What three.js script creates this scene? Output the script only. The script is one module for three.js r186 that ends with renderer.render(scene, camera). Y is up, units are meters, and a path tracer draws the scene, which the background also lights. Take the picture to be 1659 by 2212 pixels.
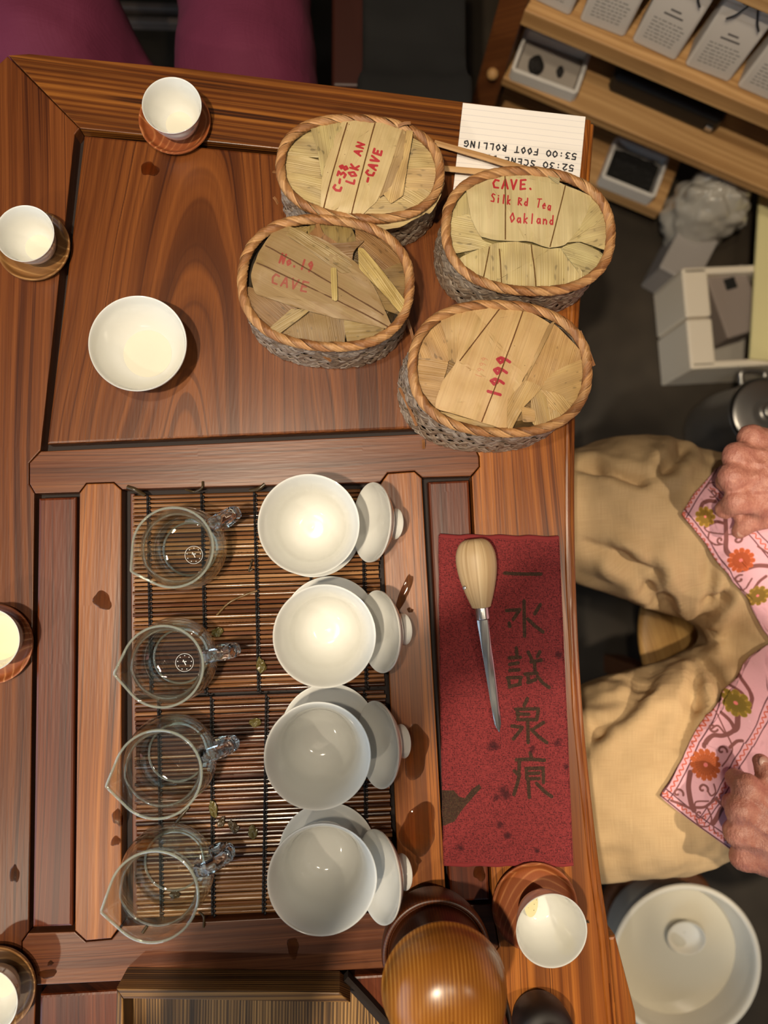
import * as THREE from 'three';
import { ImprovedNoise } from 'three/addons/math/ImprovedNoise.js';
import { RoundedBoxGeometry } from 'three/addons/geometries/RoundedBoxGeometry.js';
import { TessellateModifier } from 'three/addons/modifiers/TessellateModifier.js';
import { RectAreaLightUniformsLib } from 'three/addons/lights/RectAreaLightUniformsLib.js';
import * as BGU from 'three/addons/utils/BufferGeometryUtils.js';

// ------------------------------------------------------------ camera, lamps, exposure
const scene = new THREE.Scene();
scene.background = new THREE.Color(0x050505);
const T = 0.75, CAM_H = 0.78, FPX = 1662, IW = 1659, IH = 2212;
const camera = new THREE.PerspectiveCamera(2 * Math.atan(IH / 2 / FPX) * 180 / Math.PI, IW / IH, 0.02, 20);
camera.position.set(0, T + CAM_H, 0);
camera.up.set(0, 0, -1);
camera.lookAt(79.5 / 1662, T + CAM_H - 1, -114 / 1662);
camera.focus = 0.755;
camera.userData.fStop = 3.0;
camera.updateMatrixWorld(true);
const renderer = new THREE.WebGLRenderer({ antialias: true });
renderer.toneMapping = THREE.LinearToneMapping;
renderer.toneMappingExposure = 0.93;
renderer.shadowMap.enabled = true;
RectAreaLightUniformsLib.init();
// [x, y, z, intensity, aim x, aim z, source size in 2 cm units, cone]
const LAMPS = [
  [-0.20, 2.42, -0.16, 2.5, 0.00, -0.05, 1.3, 1.1],
  [-0.30, 2.44, 0.16, 8.6, 0.15, 0.20, 1.3, 1.1],
  [-0.92, 2.44, 1.02, 2.2, 0.05, 0.15, 1.3, 1.1],
  [0.24, 2.44, 0.08, 1.0, 0.10, 0.05, 1.3, 0.9],
  [0.98, 2.44, 0.12, 8.6, 0.66, 0.34, 1.3, 0.36],
];
const LAMP_COLOR = new THREE.Color().setRGB(1.0, 0.85, 0.64);
const WIN_COLOR = new THREE.Color().setRGB(0.60, 0.79, 1.0), WIN_I = 2.0;
const WINDOWS = [[-0.9, 1.62, 2.27, 2.6, 1.15, Math.PI], [-2.37, 1.62, 0.95, 2.2, 1.15, Math.PI / 2]]; // x, y, z, width, height, turn

// ------------------------------------------------------------ helpers
const V3 = (x, y, z) => new THREE.Vector3(x, y, z);
function W(px, py, y) {                       // point at height y seen at a position of the photograph
  const d = V3((px - IW / 2) / FPX, -(py - IH / 2) / FPX, -1).applyQuaternion(camera.quaternion);
  return camera.position.clone().addScaledVector(d, (y - camera.position.y) / d.y);
}
const P = (px, py, h = 0) => W(px, py, T + h);
function rng(seed) { let a = seed >>> 0; return () => { a = (a + 0x6D2B79F5) | 0; let t = Math.imul(a ^ (a >>> 15), 1 | a); t = (t + Math.imul(t ^ (t >>> 7), 61 | t)) ^ t; return ((t ^ (t >>> 14)) >>> 0) / 4294967296; }; }
const R = rng(7);
const noiser = new ImprovedNoise();
const N = (x, y, z = 0) => noiser.noise(x, y, z);
const clamp = (x, a = 0, b = 1) => Math.min(b, Math.max(a, x));
const lerp = (a, b, t) => a + (b - a) * t;
const sstep = (a, b, x) => { const t = clamp((x - a) / (b - a)); return t * t * (3 - 2 * t); };
const used = {};
function numbered(name) { const n = used[name] = (used[name] ?? -1) + 1; return n ? name + '_' + String(n).padStart(3, '0') : name; }
function thing(name, label, category, pos = [0, 0, 0], turn = 0, group) {
  const o = new THREE.Group(); o.name = numbered(name); scene.add(o);
  o.position.set(...(pos.isVector3 ? pos.toArray() : pos)); o.rotation.y = turn; o.userData = { label, category };
  if (group) o.userData.group = group;
  return o;
}
function tag(o, label, category, group) { o.userData.label = label; o.userData.category = category; if (group) o.userData.group = group; return o; }
function part(name, geo, mat, parent, label) {
  const m = new THREE.Mesh(geo, mat); m.name = parent === scene ? numbered(name) : name; m.castShadow = m.receiveShadow = true; parent.add(m);
  if (label) m.userData.label = label;
  return m;
}
function solo(name, geo, mat, label, category, group) { return tag(part(name, geo, mat, scene), label, category, group); }
function struct(name, geo, mat, parent = scene) { const m = part(name, geo, mat, parent); if (parent === scene) { m.name = name; m.userData.kind = 'structure'; } return m; }
function copy(o, label, pos, turn) {
  const c = o.clone(); c.name = numbered(o.name.replace(/_\d{3}$/, '')); c.userData = { ...o.userData, label }; scene.add(c);
  if (pos) c.position.copy(pos); if (turn !== undefined) c.rotation.y = turn; return c;
}
const lin = (r, g, b) => new THREE.Color().setRGB(r, g, b);
const std = (color, roughness = 0.6, o = {}) => new THREE.MeshStandardMaterial({ color, roughness, ...o });
const phys = (color, roughness = 0.6, o = {}) => new THREE.MeshPhysicalMaterial({ color, roughness, ...o });

// flat prism from a polygon given as world [x, z] points
function prism(pts, yTop, thick, bevel = 0.001, seg = 2) {
  let area = 0; pts.forEach((p, i) => { const q = pts[(i + 1) % pts.length]; area += p[0] * -q[1] + q[0] * p[1]; });
  const list = area < 0 ? pts.slice().reverse() : pts;
  const g = new THREE.ExtrudeGeometry(new THREE.Shape(list.map(([x, z]) => new THREE.Vector2(x, -z))), { depth: thick - 2 * bevel, bevelEnabled: bevel > 0, bevelSize: bevel, bevelThickness: bevel, bevelOffset: -bevel, bevelSegments: seg, curveSegments: 6 });
  g.rotateX(-Math.PI / 2); g.translate(0, yTop - thick + bevel, 0);
  return g;
}
const pxPoly = (pts, h = 0) => pts.map(([x, y]) => { const p = P(x, y, h); return [p.x, p.z]; });
const pxPolyW = (pts, y) => pts.map(([a, b]) => { const p = W(a, b, y); return [p.x, p.z]; });
// planar uv in metres, v along the direction (dx, dz) of the grain
function grainUV(g, dx, dz, ou = 0, ov = 0) {
  const l = Math.hypot(dx, dz), p = g.attributes.position, n = g.attributes.normal, uv = new Float32Array(p.count * 2); dx /= l; dz /= l;
  for (let i = 0; i < p.count; i++) {
    const x = p.getX(i), y = p.getY(i), z = p.getZ(i), side = Math.abs(n.getY(i)) < 0.5 ? y : 0;
    uv[2 * i] = x * -dz + z * dx + side + ou; uv[2 * i + 1] = x * dx + z * dz + ov;
  }
  g.setAttribute('uv', new THREE.BufferAttribute(uv, 2)); return g;
}
function cylUV(g, su = 1, sv = 1) { const p = g.attributes.position, uv = new Float32Array(p.count * 2); for (let i = 0; i < p.count; i++) { uv[2 * i] = Math.atan2(p.getZ(i), p.getX(i)) * su; uv[2 * i + 1] = p.getY(i) * sv; } g.setAttribute('uv', new THREE.BufferAttribute(uv, 2)); return g; }
const flatUV = (g, ou, ov) => { const p = g.attributes.position, uv = new Float32Array(p.count * 2); for (let i = 0; i < p.count; i++) { uv[2 * i] = p.getX(i) + ou; uv[2 * i + 1] = p.getZ(i) + ov; } g.setAttribute('uv', new THREE.BufferAttribute(uv, 2)); return g; };
const lathe = (pts, seg = 72) => new THREE.LatheGeometry(pts.map(([r, y]) => new THREE.Vector2(Math.max(r, 0.00001), y)), seg);
// smooth profile through control points
function smooth(pts, n = 40) { return new THREE.CatmullRomCurve3(pts.map(p => new THREE.Vector3(p[0], p[1], 0)), false, 'centripetal').getPoints(n * 2).map(p => [p.x, p.y]); }
const curve = (pts, closed = false, t = 0.5) => new THREE.CatmullRomCurve3(pts.map(p => p.isVector3 ? p : V3(...p)), closed, 'catmullrom', t);
const tube = (pts, r, seg = 24, rad = 8, closed = false) => new THREE.TubeGeometry(curve(pts, closed), seg, r, rad, closed);
const boxAt = (x, y, z, w, h, d, r = 0.002) => { const g = new RoundedBoxGeometry(w, h, d, 2, Math.min(r, w / 2.1, h / 2.1, d / 2.1)); g.translate(x, y, z); return g; };
const merge = (list) => BGU.mergeGeometries(list.map(g => { g = g.index ? g.toNonIndexed() : g; for (const k of Object.keys(g.attributes)) if (!['position', 'normal', 'uv'].includes(k)) g.deleteAttribute(k); return g; }));
// a ribbon or bar swept along points: profile is a list of [side, up] pairs
function sweep(path, profile, closed = false, upAt = () => V3(0, 1, 0)) {
  const n = path.length, m = profile.length, pos = [], uv = [], idx = []; let len = 0;
  for (let i = 0; i < n; i++) {
    const a = path[closed ? (i - 1 + n) % n : Math.max(i - 1, 0)], b = path[closed ? (i + 1) % n : Math.min(i + 1, n - 1)];
    const t = b.clone().sub(a).normalize(), up = upAt(i / n, path[i]), s = t.clone().cross(up).normalize(), u = s.clone().cross(t);
    if (i) len += path[i].distanceTo(path[i - 1]);
    const prof = typeof profile === 'function' ? profile(i / (n - 1)) : profile;
    prof.forEach(([ps, pu], k) => { const q = path[i].clone().addScaledVector(s, ps).addScaledVector(u, pu); pos.push(q.x, q.y, q.z); uv.push(k / m * 0.02, len); });
  }
  const M = typeof profile === 'function' ? profile(0).length : m;
  for (let i = 0; i < (closed ? n : n - 1); i++) for (let k = 0; k < M; k++) {
    const a = i * M + k, b = i * M + (k + 1) % M, c = ((i + 1) % n) * M + k, d = ((i + 1) % n) * M + (k + 1) % M; idx.push(a, c, b, b, c, d);
  }
  if (!closed) { for (let k = 1; k < M - 1; k++) { idx.push(0, k, k + 1); const o = (n - 1) * M; idx.push(o, o + k + 1, o + k); } }
  const g = new THREE.BufferGeometry(); g.setAttribute('position', new THREE.Float32BufferAttribute(pos, 3)); g.setAttribute('uv', new THREE.Float32BufferAttribute(uv, 2)); g.setIndex(idx);
  const c = BGU.toCreasedNormals(g, 0.9); return c;
}
const flatBar = (w, h) => [[-w / 2, h / 2], [-w / 2 * 0.8, -h / 2], [w / 2 * 0.8, -h / 2], [w / 2, h / 2 * 0.2], [w * 0.3, h / 2], [0, h / 2 * 1.15], [-w * 0.3, h / 2]];
// naive surface nets: mesh of a distance field (negative inside)
function nets(sdf, lo, hi, cell) {
  const n = [0, 1, 2].map(k => Math.max(2, Math.ceil((hi[k] - lo[k]) / cell)) + 1), f = new Float32Array(n[0] * n[1] * n[2]), at = (i, j, k) => i + n[0] * (j + n[1] * k);
  for (let k = 0; k < n[2]; k++) for (let j = 0; j < n[1]; j++) for (let i = 0; i < n[0]; i++) f[at(i, j, k)] = sdf(lo[0] + i * cell, lo[1] + j * cell, lo[2] + k * cell);
  const ids = new Int32Array(f.length).fill(-1), pos = [], idx = [];
  for (let k = 0; k < n[2] - 1; k++) for (let j = 0; j < n[1] - 1; j++) for (let i = 0; i < n[0] - 1; i++) {
    let sx = 0, sy = 0, sz = 0, c = 0, mask = 0;
    for (let q = 0; q < 8; q++) if (f[at(i + (q & 1), j + (q >> 1 & 1), k + (q >> 2))] < 0) mask |= 1 << q;
    if (mask === 0 || mask === 255) continue;
    for (let a = 0; a < 8; a++) for (const bit of [1, 2, 4]) {
      if (a & bit) continue; const b = a | bit; if ((mask >> a & 1) === (mask >> b & 1)) continue;
      const fa = f[at(i + (a & 1), j + (a >> 1 & 1), k + (a >> 2))], fb = f[at(i + (b & 1), j + (b >> 1 & 1), k + (b >> 2))], t = fa / (fa - fb);
      sx += (a & 1) + (bit === 1 ? t : 0); sy += (a >> 1 & 1) + (bit === 2 ? t : 0); sz += (a >> 2) + (bit === 4 ? t : 0); c++;
    }
    ids[at(i, j, k)] = pos.length / 3; pos.push(lo[0] + (i + sx / c) * cell, lo[1] + (j + sy / c) * cell, lo[2] + (k + sz / c) * cell);
  }
  const quad = (a, b, c, d, flip) => { if (a < 0 || b < 0 || c < 0 || d < 0) return; flip ? idx.push(a, c, b, a, d, c) : idx.push(a, b, c, a, c, d); };
  for (let k = 1; k < n[2] - 1; k++) for (let j = 1; j < n[1] - 1; j++) for (let i = 1; i < n[0] - 1; i++) {
    const s = f[at(i, j, k)] < 0;
    if (s !== f[at(i + 1, j, k)] < 0) quad(ids[at(i, j - 1, k - 1)], ids[at(i, j, k - 1)], ids[at(i, j, k)], ids[at(i, j - 1, k)], !s);
    if (s !== f[at(i, j + 1, k)] < 0) quad(ids[at(i - 1, j, k - 1)], ids[at(i - 1, j, k)], ids[at(i, j, k)], ids[at(i, j, k - 1)], !s);
    if (s !== f[at(i, j, k + 1)] < 0) quad(ids[at(i - 1, j - 1, k)], ids[at(i, j - 1, k)], ids[at(i, j, k)], ids[at(i - 1, j, k)], !s);
  }
  const g = new THREE.BufferGeometry(); g.setAttribute('position', new THREE.Float32BufferAttribute(pos, 3)); g.setIndex(idx);
  const uv = new Float32Array(pos.length / 3 * 2); for (let i = 0; i < pos.length / 3; i++) { uv[2 * i] = pos[3 * i] + pos[3 * i + 1] * 0.5; uv[2 * i + 1] = pos[3 * i + 2] + pos[3 * i + 1] * 0.3; }
  g.setAttribute('uv', new THREE.BufferAttribute(uv, 2));
  g.computeVertexNormals(); return g;
}
// rounded cone from a to b
function cap(x, y, z, a, b, ra, rb) {
  const bx = b[0] - a[0], by = b[1] - a[1], bz = b[2] - a[2], px = x - a[0], py = y - a[1], pz = z - a[2];
  const t = clamp((px * bx + py * by + pz * bz) / (bx * bx + by * by + bz * bz + 1e-12));
  return Math.hypot(px - bx * t, py - by * t, pz - bz * t) - (ra + (rb - ra) * t);
}
const smin = (a, b, k) => { const h = Math.max(k - Math.abs(a - b), 0) / k; return Math.min(a, b) - h * h * k / 4; };

// ------------------------------------------------------------ textures
function dataTex(w, h, fn, srgb = true, wrap = THREE.MirroredRepeatWrapping) {
  const d = new Uint8Array(w * h * 4);
  for (let y = 0; y < h; y++) for (let x = 0; x < w; x++) { const c = fn(x / w, y / h, x, y), o = 4 * (x + y * w); d[o] = clamp(c[0]) * 255; d[o + 1] = clamp(c[1]) * 255; d[o + 2] = clamp(c[2]) * 255; d[o + 3] = 255; }
  const t = new THREE.DataTexture(d, w, h); t.wrapS = t.wrapT = wrap; t.magFilter = THREE.LinearFilter; t.minFilter = THREE.LinearFilter; if (srgb) t.colorSpace = THREE.SRGBColorSpace; t.needsUpdate = true; return t;
}
const hex = (h) => [(h >> 16 & 255) / 255, (h >> 8 & 255) / 255, (h & 255) / 255];
const mix3 = (a, b, t) => [lerp(a[0], b[0], t), lerp(a[1], b[1], t), lerp(a[2], b[2], t)];
// wood: uv in metres through repeat, v along the grain
function wood({ w = 512, h = 1024, sx = 0.25, sy = 0.6, dark, light, vein, rings = 60, warp = 0.012, pores = 0.5, bands = 0.5, seed = 0, cathedral = 0, streak = 0.5, lines = 0.6, thin = 0 }) {
  const D = hex(dark), L = hex(light), K = hex(vein);
  const t = dataTex(w, h, (u, v) => {
    const x = u * sx, y = v * sy, q = seed * 17.3;
    let wx = x + warp * N(x * 9 + q, y * 2.2, q) + warp * 0.25 * N(x * 30, y * 5 + q, 1.5);
    if (cathedral) { const cx = wx - sx * 0.5, cy = y - sy * 0.3; wx = Math.sqrt(cx * cx + 0.0011) - cathedral * cy + 0.004 * N(x * 25, y * 9 + q); }
    const s = 0.5 + 0.5 * Math.sin(6.283 * (wx * rings + 0.9 * N(wx * 30, y * 1.2 + q, 3)));
    const broad = 0.5 + 0.9 * N(wx * 30, y * 0.9 + q, 7.7);
    const fine = 0.5 + 0.9 * N(x * 980 + q, y * 7, 2.1);
    const mid = 0.5 + 0.9 * N(wx * 380, y * 2.0 + q, 5.2);
    const ln = sstep(0.14, 0.40, N(wx * 540 + 2 * q, y * 3.0 + q, 12)) * (0.4 + 0.6 * sstep(-0.2, 0.3, N(wx * 40, y * 3 + q, 14)));
    const po = sstep(0.28, 0.55, N(x * 1050 + 3 * q, y * 18, 9)) * pores;
    let c = mix3(D, L, clamp(bands * s + streak * 0.5 * mid + 0.35 * broad + 0.2 * fine - 0.2));
    if (thin) return mix3(c, K, clamp(thin * Math.pow(s, 9) * (0.55 + 0.8 * N(x * 40, y * 40, 3)) + po * 0.3));
    return mix3(c, K, clamp(sstep(0.62, 0.9, 0.5 + 0.8 * N(wx * 80 + q, y * 1.2, 4.4)) * 0.45 + ln * lines + po * 0.4));
  });
  t.repeat.set(1 / sx, 1 / sy); return t;
}
function canvas(w, h, draw) { const c = document.createElement('canvas'); c.width = w; c.height = h; const x = c.getContext('2d'); draw(x, w, h); const t = new THREE.CanvasTexture(c); t.colorSpace = THREE.SRGBColorSpace; t.wrapS = t.wrapT = THREE.ClampToEdgeWrapping; t.anisotropy = 4; return t; }
function noiseBump(size, fn, repeat) { const t = dataTex(size, size, (u, v, x, y) => { const b = fn(u, v, x, y); return [b, b, b]; }, false, THREE.RepeatWrapping); t.repeat.set(repeat, repeat); return t; }
// hand lettering as strokes: each glyph in a unit box, y down
const GLYPH = {
  '0': [[[.5, 0], [.1, .3], [.1, .7], [.5, 1], [.85, .7], [.85, .3], [.5, 0]]], '1': [[[.5, 0], [.5, 1]]], '2': [[[.1, .2], [.5, 0], [.8, .25], [.1, 1], [.9, 1]]], '3': [[[.1, .05], [.8, .05], [.4, .42], [.85, .65], [.6, 1], [.1, .92]]],
  '5': [[[.85, 0], [.2, 0], [.15, .42], [.7, .45], [.85, .75], [.5, 1], [.1, .9]]], '8': [[[.5, .45], [.2, .25], [.5, 0], [.8, .25], [.5, .45], [.15, .75], [.5, 1], [.85, .75], [.5, .45]]], '9': [[[.8, .3], [.5, .5], [.2, .3], [.5, 0], [.8, .25], [.75, .7], [.6, 1]]],
  'C': [[[.85, .12], [.4, 0], [.1, .4], [.25, .9], [.8, .95]]], '-': [[[.2, .55], [.8, .5]]], ':': [[[.5, .3], [.5, .36]], [[.5, .75], [.5, .82]]], '.': [[[.3, .92], [.36, .98]]], ',': [[[.4, .9], [.3, 1.1]]],
  'L': [[[.25, 0], [.2, 1], [.8, .95]]], 'O': [[[.5, 0], [.1, .45], [.4, 1], [.85, .6], [.5, 0]]], 'K': [[[.2, 0], [.2, 1]], [[.85, 0], [.25, .55], [.9, 1]]], 'A': [[[.1, 1], [.5, 0], [.9, 1]], [[.25, .65], [.75, .65]]], 'N': [[[.15, 1], [.15, 0], [.8, 1], [.85, 0]]],
  'V': [[[.1, 0], [.45, 1], [.85, 0]]], 'U': [[[.1, 0], [.15, .8], [.5, 1], [.85, .75], [.85, 0]]], 'E': [[[.85, 0], [.2, .02], [.2, 1], [.85, .95]], [[.2, .5], [.7, .48]]], 'S': [[[.85, .1], [.4, 0], [.15, .25], [.75, .6], [.7, .95], [.1, .9]]], 'R': [[[.2, 1], [.2, 0], [.75, .15], [.7, .4], [.2, .5], [.85, 1]]], 'T': [[[.1, .05], [.9, 0]], [[.5, .02], [.5, 1]]],
  'F': [[[.85, 0], [.2, .02], [.2, 1]], [[.2, .5], [.7, .48]]], 'G': [[[.85, .12], [.4, 0], [.1, .45], [.35, 1], [.85, .85], [.85, .55], [.55, .55]]], 'I': [[[.5, 0], [.5, 1]]], 'D': [[[.2, 0], [.2, 1], [.75, .8], [.8, .3], [.2, 0]]],
  'i': [[[.5, .45], [.5, 1]], [[.5, .15], [.5, .2]]], 'l': [[[.5, 0], [.5, 1]]], 'k': [[[.25, 0], [.25, 1]], [[.8, .45], [.3, .7], [.8, 1]]], 'd': [[[.75, 0], [.75, 1]], [[.75, .55], [.4, .5], [.2, .8], [.45, 1], [.75, .85]]], 'e': [[[.2, .75], [.8, .7], [.5, .45], [.2, .75], [.45, 1], [.8, .92]]], 'a': [[[.75, .5], [.35, .5], [.2, .8], [.45, 1], [.75, .8], [.75, .5], [.85, 1]]], 'n': [[[.2, .5], [.2, 1]], [[.2, .65], [.55, .48], [.8, .65], [.8, 1]]], 'o': [[[.5, .45], [.2, .7], [.45, 1], [.8, .75], [.5, .45]]], 'h': [[[.2, 0], [.2, 1]], [[.2, .7], [.5, .5], [.8, .7], [.8, 1]]],
};
// writes text between two places of the photograph's plane; toCanvas maps such a place to the canvas
function letter(ctx, text, from, to, size, lw, toCanvas) {
  const dx = to[0] - from[0], dy = to[1] - from[1], L = Math.hypot(dx, dy), ux = dx / L, uy = dy / L, vx = -uy, vy = ux, adv = L / text.length;
  ctx.lineWidth = lw; ctx.lineCap = 'round'; ctx.lineJoin = 'round';
  [...text].forEach((ch, i) => { for (const s of GLYPH[ch] || []) { ctx.beginPath(); s.forEach(([gx, gy], k) => { const a = i * adv + gx * adv * 0.8, b = (gy - 1) * size; const [cx, cy] = toCanvas(from[0] + ux * a + vx * b, from[1] + uy * a + vy * b); k ? ctx.lineTo(cx, cy) : ctx.moveTo(cx, cy); }); ctx.stroke(); } });
}
// ------------------------------------------------------------ materials
const TX = {
  rose: wood({ w: 1024, dark: 0x5a2d11, light: 0x905428, vein: 0x38180a, rings: 75, bands: 0.18, pores: 0.4, seed: 1, streak: 0.7 }),
  figure: wood({ w: 1024, h: 1024, sx: 0.5, sy: 0.5, dark: 0x5a2d10, light: 0x925626, vein: 0x371809, rings: 60, bands: 0.25, pores: 0.35, seed: 2, streak: 0.6, warp: 0.016, cathedral: 0.13 }),
  rail: wood({ w: 1024, dark: 0x5c2f18, light: 0x8e5b38, vein: 0x38190c, rings: 90, bands: 0.15, pores: 0.5, seed: 3, streak: 0.7, lines: 0.5 }),
  amber: wood({ w: 1024, dark: 0x733b12, light: 0xc07a34, vein: 0x45200b, rings: 60, bands: 0.25, pores: 0.4, seed: 4, streak: 0.65 }),
  stripe: wood({ w: 1024, dark: 0x552a0c, light: 0xa4682a, vein: 0x2a1206, rings: 130, bands: 0.4, pores: 0.6, seed: 5, streak: 0.55, warp: 0.006, lines: 0.8 }),
  wenge: wood({ dark: 0x3a2410, light: 0xb58a52, vein: 0x1e1006, rings: 330, bands: 0.6, pores: 0.5, seed: 6, streak: 0.6, warp: 0.012, w: 1024 }),
  wengeRim: wood({ dark: 0x3a200c, light: 0xb98a4a, vein: 0x1e1006, rings: 260, bands: 0.7, pores: 0.5, seed: 7, streak: 0.4 }),
  cedar: wood({ w: 1024, h: 512, sx: 0.16, sy: 0.16, dark: 0x7e4a18, light: 0xa0641f, vein: 0xd8a458, rings: 330, bands: 0.3, pores: 0.2, thin: 0.8, seed: 8, streak: 0.15, warp: 0.004 }),
  saucer: wood({ w: 512, h: 512, sx: 0.1, sy: 0.1, dark: 0x84441f, light: 0xa45c34, vein: 0xcf9664, rings: 190, bands: 0.2, pores: 0.2, seed: 9, streak: 0.5, thin: 0.75, warp: 0.016, cathedral: 0.5 }),
  saucer2: wood({ w: 512, h: 512, sx: 0.1, sy: 0.1, dark: 0x6e4722, light: 0x986c3c, vein: 0xcda46c, rings: 210, bands: 0.2, pores: 0.2, seed: 10, streak: 0.5, thin: 0.7, warp: 0.014, cathedral: 0.4 }),
  pine: wood({ dark: 0xa47a4a, light: 0xcfa671, vein: 0x8d6438, rings: 60, bands: 0.4, pores: 0.2, seed: 11 }),
  birch: wood({ w: 256, h: 256, sx: 0.1, sy: 0.12, dark: 0xb99d76, light: 0xdcc8a4, vein: 0xa58861, rings: 90, bands: 0.2, pores: 0.25, seed: 12, streak: 0.6 }),
  bamboo: wood({ w: 512, h: 512, sx: 0.05, sy: 0.3, dark: 0x946a44, light: 0xd6b084, vein: 0x54341c, rings: 300, bands: 0.25, pores: 0.35, seed: 13, streak: 0.7 }),
};
const bumpGrain = noiseBump(256, (u, v) => 0.5 + 0.35 * N(u * 70, v * 4, 3) + 0.2 * N(u * 160, v * 10, 8), 6);
const woodMat = (map, rough = 0.36, color = 0xffffff, o = {}) => new THREE.MeshPhysicalMaterial({ map, color, roughness: rough, bumpMap: bumpGrain, bumpScale: 0.00012, ...o });
const M = {
  rose: woodMat(TX.rose, 0.34), figure: woodMat(TX.figure, 0.32), rail: woodMat(TX.rail, 0.36), amber: woodMat(TX.amber, 0.34), stripe: woodMat(TX.stripe, 0.36),
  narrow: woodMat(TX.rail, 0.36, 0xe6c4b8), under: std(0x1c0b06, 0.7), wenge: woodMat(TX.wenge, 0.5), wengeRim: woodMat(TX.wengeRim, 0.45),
  cedar: new THREE.MeshPhysicalMaterial({ map: TX.cedar, roughness: 0.28 }), cedarDark: new THREE.MeshPhysicalMaterial({ map: TX.cedar, color: 0x8a6a4c, roughness: 0.4 }),
  saucer: new THREE.MeshPhysicalMaterial({ map: TX.saucer, roughness: 0.42 }), saucer2: new THREE.MeshPhysicalMaterial({ map: TX.saucer2, roughness: 0.42 }),
  porcelain: phys(lin(0.70, 0.695, 0.655), 0.10, { clearcoat: 0.6, clearcoatRoughness: 0.06 }),
  tea: phys(lin(0.86, 0.70, 0.42), 0.04, { transmission: 0.75, thickness: 0.004, ior: 1.33, attenuationColor: lin(0.9, 0.72, 0.35), attenuationDistance: 0.02 }),
  water: phys(0xffffff, 0.02, { transmission: 1, thickness: 0.002, ior: 1.33, attenuationColor: lin(0.75, 0.36, 0.12), attenuationDistance: 0.004 }),
  glass: phys(0xffffff, 0.015, { transmission: 1, thickness: 0.004, ior: 1.47, attenuationColor: lin(0.90, 0.93, 0.82), attenuationDistance: 0.12 }),
  etch: std(lin(0.85, 0.86, 0.86), 0.7),
  steel: phys(lin(0.62, 0.61, 0.6), 0.28, { metalness: 1 }), black: std(0x0b0a09, 0.7), cord: std(0x120a07, 0.6),
  birch: std(0xffffff, 0.55, { map: TX.birch }), pine: std(0xffffff, 0.6, { map: TX.pine }), pineDark: std(0x9a7450, 0.65, { map: TX.pine }),
};

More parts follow.
